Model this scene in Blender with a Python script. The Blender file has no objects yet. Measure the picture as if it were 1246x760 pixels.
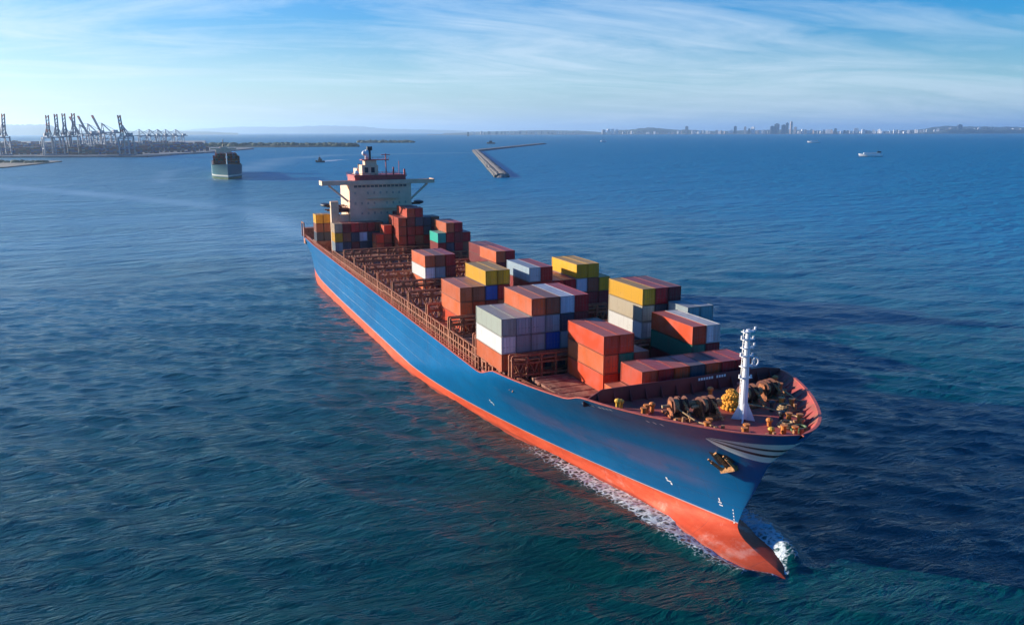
import bpy, math, random
import numpy as np
from mathutils import Vector, Matrix

random.seed(7); rng = np.random.default_rng(11)
SC = bpy.context.scene
COL = SC.collection
R = math.radians

# ------------------------------------------------------------------ camera
F_PX, W_PX = 1000.0, 1246.0
CAM = np.array([73.0, -60.4, 48.8])
TH = math.atan(428 / math.hypot(1000, 220))
PITCH = math.atan(0.22)
FX = np.array([-math.cos(TH), math.sin(TH), 0.0])
RT = np.array([math.sin(TH), math.cos(TH), 0.0])
cam_d = bpy.data.cameras.new('camera')
cam_d.sensor_width = 36.0
cam_d.lens = 36.0 * F_PX / W_PX
cam_d.clip_start = 0.5
cam_d.clip_end = 200000.0
cam = bpy.data.objects.new('camera', cam_d)
COL.objects.link(cam)
cam.location = CAM
fw = Vector(FX) * math.cos(PITCH) - Vector((0, 0, 1)) * math.sin(PITCH)
q = fw.to_track_quat('-Z', 'Y')
cam.rotation_euler = (q.to_matrix() @ Matrix.Rotation(R(-0.12), 3, 'Z')).to_euler()
SC.camera = cam

# ------------------------------------------------------------------ light, sky, exposure
SUN_DIR = Vector((-0.64, -0.77, 0.0)).normalized()      # horizontal direction towards the sun
SUN_EL = R(13.5)
to_sun = SUN_DIR * math.cos(SUN_EL) + Vector((0, 0, math.sin(SUN_EL)))
sun_d = bpy.data.lights.new('sun', 'SUN')
sun_d.energy = 5.0
sun_d.angle = R(0.5)
sun_d.color = (1.0, 0.88, 0.74)
sun = bpy.data.objects.new('sun', sun_d)
COL.objects.link(sun)
sun.rotation_euler = to_sun.to_track_quat('Z', 'Y').to_euler()
sun.location = (0, 0, 500)

world = bpy.data.worlds.new("World")
SC.world = world
world.use_nodes = True
wt = world.node_tree
wt.nodes.clear()
def wn(kind, **kw):
    n = wt.nodes.new(kind)
    for k, v in kw.items():
        setattr(n, k, v)
    return n
sky = wn('ShaderNodeTexSky', sky_type='NISHITA')
sky.sun_disc = False
sky.sun_elevation = SUN_EL
sky.sun_rotation = math.atan2(SUN_DIR.x, SUN_DIR.y)
sky.air_density = 1.0
sky.dust_density = 0.15
sky.ozone_density = 4.0
geo = wn('ShaderNodeTexCoord')
sep = wn('ShaderNodeSeparateXYZ')
wt.links.new(geo.outputs['Generated'], sep.inputs[0])
def wmath(op, a, b=None, c=None, clamp=False):
    n = wn('ShaderNodeMath', operation=op)
    n.use_clamp = clamp
    for i, v in enumerate((a, b, c)):
        if v is None:
            continue
        if isinstance(v, (int, float)):
            n.inputs[i].default_value = v
        else:
            wt.links.new(v, n.inputs[i])
    return n.outputs[0]
zc = wmath('MAXIMUM', wmath('ADD', sep.outputs['Z'], 0.06), 0.02)      # a cloud sheet overhead: direction over height
cu = wmath('DIVIDE', sep.outputs['X'], zc)
cv = wmath('DIVIDE', sep.outputs['Y'], zc)
comb = wn('ShaderNodeCombineXYZ')
wt.links.new(cu, comb.inputs[0]); wt.links.new(cv, comb.inputs[1])
def wnoise(scale, detail, rough, dist, rot, stretch, loc):
    mp = wn('ShaderNodeMapping')
    mp.inputs['Rotation'].default_value = (0, 0, rot)
    mp.inputs['Scale'].default_value = stretch
    mp.inputs['Location'].default_value = loc
    wt.links.new(comb.outputs[0], mp.inputs[0])
    n = wn('ShaderNodeTexNoise')
    n.inputs['Scale'].default_value = scale
    n.inputs['Detail'].default_value = detail
    n.inputs['Roughness'].default_value = rough
    n.inputs['Distortion'].default_value = dist
    wt.links.new(mp.outputs[0], n.inputs['Vector'])
    return n.outputs['Fac']
CROT = R(28)
n1 = wnoise(0.22, 8, 0.58, 0.8, CROT, (1.0, 0.55, 1), (3.1, 1.7, 0))
n2 = wnoise(0.75, 10, 0.66, 1.6, CROT, (1.0, 0.42, 1), (9.3, 4.0, 0))
cl = wmath('MULTIPLY_ADD', n1, 0.50, wmath('MULTIPLY', n2, 0.50))
ramp = wn('ShaderNodeValToRGB')
ramp.color_ramp.elements[0].position = 0.45
ramp.color_ramp.elements[0].color = (0, 0, 0, 1)
ramp.color_ramp.elements[1].position = 0.60
ramp.color_ramp.elements[1].color = (1, 1, 1, 1)
wt.links.new(cl, ramp.inputs[0])
# the veil of cloud is thicker on the sun's side
sdot = wmath('ADD', wmath('MULTIPLY', sep.outputs['X'], SUN_DIR.x), wmath('MULTIPLY', sep.outputs['Y'], SUN_DIR.y))
thick = wmath('MULTIPLY_ADD', sdot, 0.30, 0.66, clamp=True)
fdot = wmath('ADD', wmath('MULTIPLY', sep.outputs['X'], float(FX[0])), wmath('MULTIPLY', sep.outputs['Y'], float(FX[1])))
fill_cut = wmath('MULTIPLY_ADD', fdot, 0.9, 0.42, clamp=True)      # cloud and low glow cut behind the viewer to lower the fill light
thick = wmath('MULTIPLY', thick, fill_cut)
thin = wmath('SUBTRACT', 1.0, wmath('MULTIPLY', wmath('DIVIDE', sep.outputs['Z'], 0.55, clamp=True), 0.85))  # cloud also thinned overhead, above the view, to darken the fill
cfac = wmath('MULTIPLY', wmath('MULTIPLY', ramp.outputs[0], thick, clamp=True), thin, clamp=True)
# thicker air low down: pale on the sun's side, blue away from it
low = wmath('POWER', 2.718, wmath('MULTIPLY', wmath('MAXIMUM', sep.outputs['Z'], 0.0), wmath('MULTIPLY_ADD', sdot, 6.0, -15.0)))
side = wmath('MULTIPLY_ADD', sdot, 0.62, 0.42, clamp=True)
aircol = wn('ShaderNodeMix', data_type='RGBA')
wt.links.new(side, aircol.inputs[0])
aircol.inputs[6].default_value = (0.85, 2.4, 4.3, 1)
aircol.inputs[7].default_value = (3.8, 4.5, 4.9, 1)
skyhsv = wn('ShaderNodeHueSaturation')
skyhsv.inputs['Saturation'].default_value = 1.7
skyhsv.inputs['Hue'].default_value = 0.516
vr = wn('ShaderNodeMapRange')  # unseen upper sky brightened so the water mirrors more blue
wt.links.new(sep.outputs['Z'], vr.inputs[0])
for i_, v_ in zip((1, 2, 3, 4), (0.10, 0.36, 0.86, 1.25)): vr.inputs[i_].default_value = v_
wt.links.new(vr.outputs[0], skyhsv.inputs['Value'])
wt.links.new(sky.outputs[0], skyhsv.inputs['Color'])
cbw = wn('ShaderNodeRGBToBW')
wt.links.new(sky.outputs[0], cbw.inputs[0])
ccol = wn('ShaderNodeMix', data_type='RGBA')
ccol.inputs[0].default_value = 0.15
ccol.inputs[6].default_value = (4.3, 5.0, 5.7, 1)
wt.links.new(skyhsv.outputs[0], ccol.inputs[7])
mixc = wn('ShaderNodeMix', data_type='RGBA')
wt.links.new(cfac, mixc.inputs[0])
airmix = wn('ShaderNodeMix', data_type='RGBA')
wt.links.new(wmath('MULTIPLY', wmath('MULTIPLY', low, wmath('MULTIPLY_ADD', fill_cut, 0.6, 0.4)), 0.92), airmix.inputs[0])
wt.links.new(skyhsv.outputs[0], airmix.inputs[6])
wt.links.new(aircol.outputs[2], airmix.inputs[7])
wt.links.new(airmix.outputs[2], mixc.inputs[6])
wt.links.new(ccol.outputs[2], mixc.inputs[7])
bg = wn('ShaderNodeBackground')
bg.inputs['Strength'].default_value = 0.105
wt.links.new(mixc.outputs[2], bg.inputs['Color'])
wo = wn('ShaderNodeOutputWorld')
wt.links.new(bg.outputs[0], wo.inputs['Surface'])

SC.view_settings.view_transform = 'Standard'
SC.view_settings.look = 'None'
SC.view_settings.exposure = 0.85
SC.view_settings.gamma = 1.0
SC.view_settings.use_curve_mapping = False
SC.render.engine = 'CYCLES'
SC.cycles.use_denoising = True
SC.cycles.max_bounces = 6
SC.cycles.volume_bounces = 1
SC.cycles.caustics_reflective = False
SC.cycles.caustics_refractive = False

# ------------------------------------------------------------------ helpers
def far(px, D, z=0.0):
    """a place on the water D metres ahead on the bearing of a column of the photograph"""
    p = CAM + FX * D + RT * (D * (px - 623) / 1023.9)
    return Vector((p[0], p[1], z))

class MB:
    """collects boxes, bars and tubes, then links them as one mesh object"""
    def __init__(s):
        s.v = []; s.f = []
    def add(s, vs, fs):
        o = len(s.v)
        s.v += [tuple(v) for v in vs]
        s.f += [tuple(i + o for i in f) for f in fs]
        return s
    def box(s, x0, x1, y0, y1, z0, z1):
        return s.add([(x0,y0,z0),(x1,y0,z0),(x1,y1,z0),(x0,y1,z0),(x0,y0,z1),(x1,y0,z1),(x1,y1,z1),(x0,y1,z1)],
                     [(0,3,2,1),(4,5,6,7),(0,1,5,4),(1,2,6,5),(2,3,7,6),(3,0,4,7)])
    def bar(s, a, b, w, h=None, up=(0, 0, 1)):
        """a square bar from a to b"""
        h = h or w
        a = Vector(a); b = Vector(b); d = (b - a)
        if d.length < 1e-6:
            return s
        d.normalize(); u = Vector(up)
        if abs(d.dot(u)) > 0.95:
            u = Vector((1, 0, 0))
        r = d.cross(u).normalized() * (w / 2); t = r.cross(d).normalized() * (h / 2)
        vs = [a - r - t, a + r - t, a + r + t, a - r + t, b - r - t, b + r - t, b + r + t, b - r + t]
        return s.add(vs, [(0,3,2,1),(4,5,6,7),(0,1,5,4),(1,2,6,5),(2,3,7,6),(3,0,4,7)])
    def tube(s, a, b, r0, r1=None, n=10, cap=True):
        r1 = r0 if r1 is None else r1
        a = Vector(a); b = Vector(b); d = (b - a).normalized()
        u = Vector((0, 0, 1)) if abs(d.z) < 0.95 else Vector((1, 0, 0))
        x = d.cross(u).normalized(); y = d.cross(x).normalized()
        vs = []
        for c, rr in ((a, r0), (b, r1)):
            for k in range(n):
                t = 2 * math.pi * k / n
                vs.append(c + x * (rr * math.cos(t)) + y * (rr * math.sin(t)))
        fs = [(k, (k + 1) % n, n + (k + 1) % n, n + k) for k in range(n)]
        if cap:
            fs += [tuple(range(n))[::-1], tuple(range(n, 2 * n))]
        return s.add(vs, fs)
    def path(s, pts, r, n=8):
        for a, b in zip(pts[:-1], pts[1:]):
            s.tube(a, b, r, r, n)
        return s
    def ball(s, c, rx, ry=None, rz=None, nu=10, nv=7):
        ry = ry or rx; rz = rz or rx
        vs = [(c[0], c[1], c[2] - rz)]
        for j in range(1, nv):
            ph = -math.pi / 2 + math.pi * j / nv
            for i in range(nu):
                t = 2 * math.pi * i / nu
                vs.append((c[0] + rx * math.cos(ph) * math.cos(t), c[1] + ry * math.cos(ph) * math.sin(t), c[2] + rz * math.sin(ph)))
        vs.append((c[0], c[1], c[2] + rz))
        fs = [(0, 1 + (i + 1) % nu, 1 + i) for i in range(nu)]
        for j in range(nv - 2):
            for i in range(nu):
                a = 1 + j * nu + i; b = 1 + j * nu + (i + 1) % nu
                fs.append((a, b, b + nu, a + nu))
        o = 1 + (nv - 2) * nu
        fs += [(o + i, o + (i + 1) % nu, len(vs) - 1) for i in range(nu)]
        return s.add(vs, fs)
    def prism(s, pts, z0, z1):
        n = len(pts)
        vs = [(p[0], p[1], z0) for p in pts] + [(p[0], p[1], z1) for p in pts]
        fs = [tuple(range(n))[::-1], tuple(range(n, 2 * n))] + [(k, (k + 1) % n, n + (k + 1) % n, n + k) for k in range(n)]
        return s.add(vs, fs)
    def mesh(s, name, smooth=False):
        m = bpy.data.meshes.new(name)
        m.from_pydata(s.v, [], s.f)
        m.update()
        if smooth:
            m.polygons.foreach_set('use_smooth', [True] * len(m.polygons))
        return m
    def build(s, name, material, parent=None, smooth=False, loc=None):
        m = s.mesh(name, smooth)
        m.materials.append(material)
        return obj(name, m, parent, loc)

def obj(name, mesh, parent=None, loc=None):
    o = bpy.data.objects.new(name, mesh)
    COL.objects.link(o)
    if parent is not None:
        o.parent = parent
    if loc is not None:
        o.location = loc
    return o

def tag(o, label=None, cat=None, group=None, kind=None):
    if label: o['label'] = label
    if cat: o['category'] = cat
    if group: o['group'] = group
    if kind: o['kind'] = kind
    return o

def empty(name, loc=(0, 0, 0), rz=0.0):
    o = bpy.data.objects.new(name, None)
    COL.objects.link(o)
    o.location = loc
    o.rotation_euler = (0, 0, rz)
    o.empty_display_size = 0.5
    return o

def copy_tree(o, parent=None):
    c = o.copy()
    COL.objects.link(c)
    c.parent = parent
    for ch in list(o.children):
        copy_tree(ch, c)
    return c

# ------------------------------------------------------------------ materials
class NT:
    def __init__(s, name):
        s.m = bpy.data.materials.new(name)
        s.m.use_nodes = True
        s.t = s.m.node_tree
        s.b = s.t.nodes['Principled BSDF']
        s.out = s.t.nodes['Material Output']
    def n(s, kind, **kw):
        x = s.t.nodes.new(kind)
        for k, v in kw.items():
            setattr(x, k, v)
        return x
    def l(s, a, b):
        s.t.links.new(a, b)
    def set(s, i, v):
        if isinstance(v, (int, float, tuple)):
            i.default_value = v
        else:
            s.l(v, i)
    def math(s, op, a, b=None, c=None, clamp=False):
        x = s.n('ShaderNodeMath', operation=op)
        x.use_clamp = clamp
        for i, v in enumerate((a, b, c)):
            if v is not None:
                s.set(x.inputs[i], v)
        return x.outputs[0]
    def mix(s, f, a, b):
        x = s.n('ShaderNodeMix', data_type='RGBA')
        s.set(x.inputs[0], f)
        s.set(x.inputs[6], a if not isinstance(a, tuple) else (*a[:3], 1))
        s.set(x.inputs[7], b if not isinstance(b, tuple) else (*b[:3], 1))
        return x.outputs[2]
    def noise(s, scale, detail=4, rough=0.55, vec=None, dist=0.0):
        x = s.n('ShaderNodeTexNoise')
        x.inputs['Scale'].default_value = scale
        x.inputs['Detail'].default_value = detail
        x.inputs['Roughness'].default_value = rough
        x.inputs['Distortion'].default_value = dist
        if vec is not None:
            s.l(vec, x.inputs['Vector'])
        return x.outputs['Fac']
    def coord(s, scale=(1, 1, 1), loc=(0, 0, 0), rot=(0, 0, 0)):
        tc = s.n('ShaderNodeTexCoord')
        mp = s.n('ShaderNodeMapping')
        mp.inputs['Scale'].default_value = scale
        mp.inputs['Location'].default_value = loc
        mp.inputs['Rotation'].default_value = rot
        s.l(tc.outputs['Object'], mp.inputs[0])
        return mp.outputs[0]
    def step(s, v, lo, hi):
        x = s.n('ShaderNodeMapRange')
        x.interpolation_type = 'SMOOTHSTEP'
        s.set(x.inputs[0], v)
        s.set(x.inputs[1], lo); s.set(x.inputs[2], hi)
        return x.outputs[0]
    def bump(s, h, strength, dist):
        x = s.n('ShaderNodeBump')
        x.inputs['Strength'].default_value = strength
        x.inputs['Distance'].default_value = dist
        s.l(h, x.inputs['Height'])
        return x.outputs[0]

def mat(name, col, rough=0.6, metal=0.0, var=0.25, scale=1.5, rust=None, rust_amt=0.0):
    """painted or raw surface with uneven tone, and rust patches where asked"""
    t = NT(name)
    co = t.coord()
    n = t.noise(scale, 6, 0.62, co)
    dark = tuple(c * (1 - var) for c in col); light = tuple(min(1, c * (1 + var)) for c in col)
    c = t.mix(t.step(n, 0.3, 0.7), dark, light)
    if rust:
        n2 = t.noise(scale * 1.7, 8, 0.7, t.coord(loc=(5, 9, 2)))
        c = t.mix(t.math('MULTIPLY', t.step(n2, 0.58 - 0.25 * rust_amt, 0.70 - 0.2 * rust_amt), 0.85), c, rust)
    t.l(c, t.b.inputs['Base Color'])
    t.b.inputs['Roughness'].default_value = rough
    t.b.inputs['Metallic'].default_value = metal
    return t.m

RUST = (0.16, 0.055, 0.025)
M = {
    'deck': mat('red_deck_paint', (0.34, 0.058, 0.042), 0.7, var=0.3, scale=0.35, rust=(0.25, 0.09, 0.05), rust_amt=0.4),
    'main_deck': mat('worn_deck_paint', (0.17, 0.05, 0.032), 0.75, var=0.35, scale=0.4, rust=(0.3, 0.16, 0.09), rust_amt=0.6),
    'maroon': mat('maroon_paint', (0.15, 0.026, 0.026), 0.6, var=0.2, scale=0.5, rust=RUST, rust_amt=0.1),
    'rim': mat('rail_cap_paint', (0.48, 0.10, 0.06), 0.5, var=0.2),
    'lash': mat('rusty_brown_steel', (0.28, 0.080, 0.036), 0.7, var=0.45, scale=0.9, rust=(0.38, 0.16, 0.07), rust_amt=0.5),
    'lash_dark': mat('dark_brown_steel', (0.10, 0.03, 0.02), 0.8, var=0.4, scale=0.8, rust=RUST, rust_amt=0.5),
    'hatch': mat('hatch_cover_paint', (0.19, 0.055, 0.035), 0.7, var=0.35, scale=0.35, rust=(0.33, 0.17, 0.10), rust_amt=0.55),
    'cream': mat('cream_paint', (0.76, 0.49, 0.31), 0.6, var=0.10, scale=0.4, rust=(0.4, 0.27, 0.18), rust_amt=-0.25),
    'white': mat('white_paint', (0.78, 0.77, 0.74), 0.45, var=0.06, scale=0.8),
    'bridge_glass': mat('hazy_bridge_glass', (0.14, 0.115, 0.10), 0.25),
    'cabin_glass': mat('curtained_glass', (0.42, 0.31, 0.23), 0.3, var=0.2),
    'window': mat('dark_glass', (0.03, 0.035, 0.045), 0.12, var=0.1),
    'redsup': mat('red_upper_deck_paint', (0.40, 0.055, 0.05), 0.55, var=0.2),
    'black': mat('black_paint', (0.02, 0.02, 0.022), 0.5),
    'rustgear': mat('rusty_orange_gear', (0.42, 0.13, 0.035), 0.6, var=0.4, scale=2.0, rust=(0.10, 0.035, 0.02), rust_amt=0.6),
    'orange': mat('orange_paint', (0.62, 0.20, 0.03), 0.5, var=0.25, rust=RUST, rust_amt=0.2),
    'yellow': mat('yellow_paint', (0.70, 0.38, 0.03), 0.5, var=0.2, rust=RUST, rust_amt=0.1),
    'rope': mat('tan_rope', (0.40, 0.26, 0.12), 0.9, var=0.4, scale=6),
    'yrope': mat('yellow_rope', (0.62, 0.27, 0.025), 0.9, var=0.4, scale=5),
    'gold': mat('rusted_anchor_iron', (0.42, 0.20, 0.07), 0.6, var=0.4, scale=2.5, rust=(0.10, 0.04, 0.02), rust_amt=0.4),
    'green': mat('green_paint', (0.10, 0.16, 0.06), 0.6, var=0.3),
    'grey': mat('grey_steel', (0.30, 0.30, 0.31), 0.5, var=0.2),
    'tan': mat('tan_paint', (0.62, 0.44, 0.27), 0.55, var=0.12),
    'rock': mat('rubble_rock', (0.17, 0.16, 0.145), 0.9, var=0.5, scale=0.35),
    'concrete': mat('pale_concrete', (0.36, 0.29, 0.20), 0.85, var=0.25, scale=0.15),
    'crane_white': mat('crane_white_paint', (0.26, 0.29, 0.33), 0.6, var=0.1, scale=0.1),
    'crane_blue': mat('crane_blue_grey_paint', (0.07, 0.12, 0.20), 0.6, var=0.15, scale=0.1),
    'crane_red': mat('crane_red_paint', (0.42, 0.08, 0.06), 0.5, var=0.15, scale=0.1),
    'apron': mat('quay_concrete', (0.17, 0.165, 0.16), 0.9, var=0.2, scale=0.02),
    'wood': mat('dark_woodland', (0.035, 0.055, 0.025), 0.9, var=0.5, scale=0.03),
    'hill': mat('distant_hill', (0.06, 0.085, 0.06), 0.95, var=0.3, scale=0.003),
    'sand': mat('shore_earth', (0.20, 0.17, 0.12), 0.95, var=0.3, scale=0.02),
}

def hull_material():
    t = NT('hull_paint')
    tc = t.n('ShaderNodeTexCoord')
    sp = t.n('ShaderNodeSeparateXYZ')
    t.l(tc.outputs['Object'], sp.inputs[0])
    X, Y, Z = sp.outputs
    ay = t.math('ABSOLUTE', Y)
    # topsides
    cloud = t.noise(0.09, 5, 0.6, t.coord())
    blue = t.mix(t.step(cloud, 0.3, 0.7), (0.001, 0.098, 0.245), (0.001, 0.128, 0.305))
    streak = t.noise(1.0, 6, 0.7, t.coord(scale=(0.9, 0.9, 0.05)))
    blue = t.mix(t.math('MULTIPLY', t.step(streak, 0.55, 0.78), 0.35), blue, (0.012, 0.13, 0.29))
    plates = t.noise(0.35, 3, 0.5, t.coord(scale=(0.25, 0.25, 1.0)))
    blue = t.mix(t.math('MULTIPLY', t.step(plates, 0.5, 0.8), 0.25), blue, (0.004, 0.07, 0.19))
    run = t.noise(1.0, 5, 0.65, t.coord(scale=(1.5, 1.5, 0.045), loc=(7, 2, 0)))
    runm = t.math('MULTIPLY', t.step(run, 0.60, 0.72), t.step(t.math('ADD', Z, t.math('MULTIPLY', cloud, 8.0)), 6.0, 14.0))
    blue = t.mix(t.math('MULTIPLY', runm, 0.42), blue, (0.085, 0.055, 0.06))
    scuff = t.noise(0.6, 8, 0.72, t.coord(scale=(0.5, 0.5, 2.2), loc=(1, 8, 4)))
    blue = t.mix(t.math('MULTIPLY', t.step(scuff, 0.60, 0.68), 0.40), blue, (0.05, 0.15, 0.27))
    # long rubbed patch on the bow flank
    wx = t.math('MULTIPLY', t.step(X, -46, -26), t.math('SUBTRACT', 1.0, t.step(X, -9, -1)))
    wz = t.math('MULTIPLY', t.step(Z, 5.2, 6.8), t.math('SUBTRACT', 1.0, t.step(Z, 8.4, 10.2)))
    wn_ = t.step(t.noise(0.22, 6, 0.65, t.coord(scale=(0.6, 0.6, 1.4))), 0.3, 0.6)
    wear = t.math('MULTIPLY', t.math('MULTIPLY', wx, wz), wn_)
    blue = t.mix(t.math('MULTIPLY', wear, 0.42), blue, (0.15, 0.085, 0.16))
    # crest of white and dark bands round the stem
    ay2 = t.math('MULTIPLY', t.math('DIVIDE', ay, 6.4), t.math('DIVIDE', ay, 6.4))
    top = t.math('MULTIPLY_ADD', ay2, -0.55, 15.75)
    low = t.math('MULTIPLY_ADD', ay2, 2.6, 12.3)
    rel = t.math('DIVIDE', t.math('SUBTRACT', Z, low), t.math('MAXIMUM', t.math('SUBTRACT', top, low), 0.01))
    inside = t.math('MULTIPLY', t.math('MULTIPLY', t.math('GREATER_THAN', rel, 0.0), t.math('LESS_THAN', rel, 1.0)), t.math('LESS_THAN', ay, 6.3))
    inside = t.math('MULTIPLY', inside, t.math('GREATER_THAN', X, -8.0))
    def band(a, b):
        return t.math('MULTIPLY', t.math('GREATER_THAN', rel, a), t.math('LESS_THAN', rel, b))
    dark = t.math('ADD', band(0.27, 0.39), band(0.60, 0.71), clamp=True)
    crest = t.mix(dark, (0.93, 0.92, 0.88), (0.010, 0.024, 0.030))
    leaf = t.math('MULTIPLY', t.math('GREATER_THAN', t.math('SUBTRACT', Y, t.math('MULTIPLY', rel, 1.9)), 0.1), t.math('LESS_THAN', rel, 0.66))
    leaf = t.math('MULTIPLY', leaf, t.math('GREATER_THAN', rel, 0.12))
    crest = t.mix(leaf, crest, (0.035, 0.055, 0.012))
    blue = t.mix(inside, blue, crest)
    # antifouling
    fo = t.noise(0.5, 8, 0.7, t.coord(scale=(0.35, 0.35, 1.3)))
    red = t.mix(t.step(fo, 0.35, 0.7), (0.58, 0.070, 0.028), (0.76, 0.125, 0.055))
    glare = t.noise(0.33, 7, 0.68, t.coord(scale=(0.8, 0.8, 1.1), loc=(3, 1, 0)))
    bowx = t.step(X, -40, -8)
    red = t.mix(t.math('MULTIPLY', t.math('MULTIPLY', t.step(glare, 0.54, 0.68), bowx), 0.38), red, (0.80, 0.50, 0.40))  # pale patches near the bow: water glare painted in as scuffs
    wetn = t.math('ADD', Z, t.math('MULTIPLY', t.noise(0.5, 4, 0.6, t.coord()), 0.5))
    red = t.mix(t.math('MULTIPLY', t.math('SUBTRACT', 1.0, t.step(wetn, 0.3, 0.75)), 0.6), red, (0.16, 0.03, 0.018))
    # boundary line: a little higher at the ends
    zb = t.math('MULTIPLY_ADD', t.step(X, -75, 0), 0.55, 2.05)
    zb = t.math('MULTIPLY_ADD', t.math('SUBTRACT', 1.0, t.step(X, -215, -150)), 0.9, zb)
    d = t.math('SUBTRACT', Z, zb)
    isblue = t.math('GREATER_THAN', d, 0.0)
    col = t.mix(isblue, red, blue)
    line = t.math('MULTIPLY', t.math('GREATER_THAN', d, -0.05), t.math('LESS_THAN', d, 0.12))
    col = t.mix(t.math('MULTIPLY', line, 0.55), col, (0.55, 0.50, 0.48))
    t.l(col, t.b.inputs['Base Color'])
    t.l(t.math('MULTIPLY_ADD', t.math('SUBTRACT', 1.0, isblue), 0.22, t.math('MULTIPLY_ADD', streak, 0.25, 0.24)), t.b.inputs['Roughness'])
    t.b.inputs['Specular IOR Level'].default_value = 0.14
    pl = t.n('ShaderNodeTexBrick')
    pl.inputs['Scale'].default_value = 1.0
    pl.inputs['Brick Width'].default_value = 9.0
    pl.inputs['Row Height'].default_value = 2.4
    pl.inputs['Mortar Size'].default_value = 0.05
    cx = t.n('ShaderNodeCombineXYZ')
    t.l(X, cx.inputs[0]); t.l(Z, cx.inputs[1])
    t.l(cx.outputs[0], pl.inputs['Vector'])
    h = t.math('ADD', t.math('MULTIPLY', pl.outputs['Fac'], -0.4), t.noise(0.16, 3, 0.5, t.coord()))
    t.l(t.bump(h, 0.45, 0.10), t.b.inputs['Normal'])
    seam = t.math('MULTIPLY', pl.outputs['Fac'], 0.22)
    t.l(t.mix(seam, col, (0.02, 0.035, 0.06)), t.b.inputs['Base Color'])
    return t.m
M['hull'] = hull_material()

def container_material(name='container_paint', shade=1.0):
    """the paint takes each container's own colour"""
    t = NT(name)
    oi = t.n('ShaderNodeObjectInfo')
    off = t.n('ShaderNodeVectorMath', operation='SCALE')
    ones = t.n('ShaderNodeCombineXYZ')
    for i in range(3): ones.inputs[i].default_value = 37.0
    t.l(ones.outputs[0], off.inputs[0]); t.l(oi.outputs['Random'], off.inputs['Scale'])
    add = t.n('ShaderNodeVectorMath', operation='ADD')
    tc = t.n('ShaderNodeTexCoord')
    t.l(tc.outputs['Object'], add.inputs[0]); t.l(off.outputs[0], add.inputs[1])
    v = add.outputs[0]
    hsv = t.n('ShaderNodeHueSaturation')
    t.l(oi.outputs['Color'], hsv.inputs['Color'])
    t.l(t.math('MULTIPLY_ADD', oi.outputs['Random'], 0.42 * shade, 0.72 * shade), hsv.inputs['Value'])
    t.l(t.math('MULTIPLY_ADD', t.noise(0.35, 5, 0.6, v), -0.35, 1.24), hsv.inputs['Saturation'])
    c = hsv.outputs[0]
    st = t.n('ShaderNodeMapping')
    st.inputs['Scale'].default_value = (1.6, 1.6, 0.12)
    t.l(v, st.inputs[0])
    stn = t.noise(1.0, 6, 0.7, st.outputs[0])
    c = t.mix(t.math('MULTIPLY', t.step(stn, 0.52, 0.75), 0.32), c, (0.16, 0.085, 0.05))
    rs = t.noise(1.3, 8, 0.75, v)
    c = t.mix(t.math('MULTIPLY', t.step(rs, 0.60, 0.70), 0.7), c, (0.14, 0.055, 0.03))
    # weathered roofs: chalky grime on whatever faces up
    g = t.n('ShaderNodeNewGeometry'); sp = t.n('ShaderNodeSeparateXYZ')
    t.l(g.outputs['Normal'], sp.inputs[0])
    up = t.step(sp.outputs['Z'], 0.6, 0.9)
    gn = t.noise(0.6, 6, 0.65, v)
    c = t.mix(t.math('MULTIPLY', up, t.math('MULTIPLY_ADD', gn, 0.7, 0.12)), c, (0.22, 0.15, 0.115))
    t.l(c, t.b.inputs['Base Color'])
    t.l(t.math('MULTIPLY_ADD', rs, 0.4, 0.28), t.b.inputs['Roughness'])
    return t.m
M['container'] = container_material()
M['container_frame'] = container_material('container_frame_paint', 0.68)

# ------------------------------------------------------------------ hull lines
XS_Z = [-4.0, -0.8, -0.3, 0.1, 0.4, 0.7, 1.0, 1.4, 2.0, 2.6, 4.8, 7.0, 9.2, 11.2, 12.6, 14.0, 15.5, 17.5]
XS_X = [6.5, 8.2, 8.1, 7.2, 4.9, 2.3, 0.6, -0.4, -0.9, -0.9, 0.0, 1.3, 2.4, 3.3, 4.3, 5.7, 7.4, 8.75]
HB = 16.5
X_STERN = -228.0
def xs(z): return float(np.interp(z, XS_Z, XS_X))
def hb(x, z):
    sb = xs(z) - x
    if sb <= 0: return 0.0
    zz = min(max(z, 0.0), 17.0)
    L = 28 + 67 * (1 - zz / 17); p = 1.6 + 0.45 * zz / 17
    st = xs(z) if z > 2.3 else -0.9                 # stem of the hull proper; below it the bulb swells forward
    s = max(0.0, st - x)
    u = min(s / L, 1.0)
    b = HB * (1 - (1 - u) ** p)
    b *= (1 + 0.035 * max(0.0, 1 - max(z, 0) / 7))
    b += 2.2 * math.sqrt(s) * math.exp(-s / 5.0) * (zz / 17) ** 2.5
    if z < 2.7 and x > -50:
        g = min(1.0, max(0.0, (2.7 - z) / 2.6)) ** 0.7
        bulb = 4.3 * (1 - math.exp(-sb / 3.8)) * g * (math.exp(-((x + 4) / 17.0) ** 2) if x < -4 else 1.0)
        b = (b ** 3 + bulb ** 3) ** (1 / 3)
    if x < -185:
        t = (-185 - x) / 43.0
        b *= 1 - 0.30 * t * t * min(1, max(0, 1 - zz / 12)) - 0.03 * t * t
    return b
ZR_X = [-230, -205, -150, -46.5, -38.5, -19, -11.5, 10]
ZR_Z = [12.5, 12.0, 11.7, 11.1, 13.1, 15.0, 16.9, 17.1]
def zr(x):
    for i in range(len(ZR_X) - 1):
        if x <= ZR_X[i + 1]:
            t = (x - ZR_X[i]) / (ZR_X[i + 1] - ZR_X[i])
            t = min(max(t, 0), 1)
            if ZR_X[i + 1] in (-38.5, -11.5): t = t * t * (3 - 2 * t)
            return ZR_Z[i] + (ZR_Z[i + 1] - ZR_Z[i]) * t
    return ZR_Z[-1]

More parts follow.
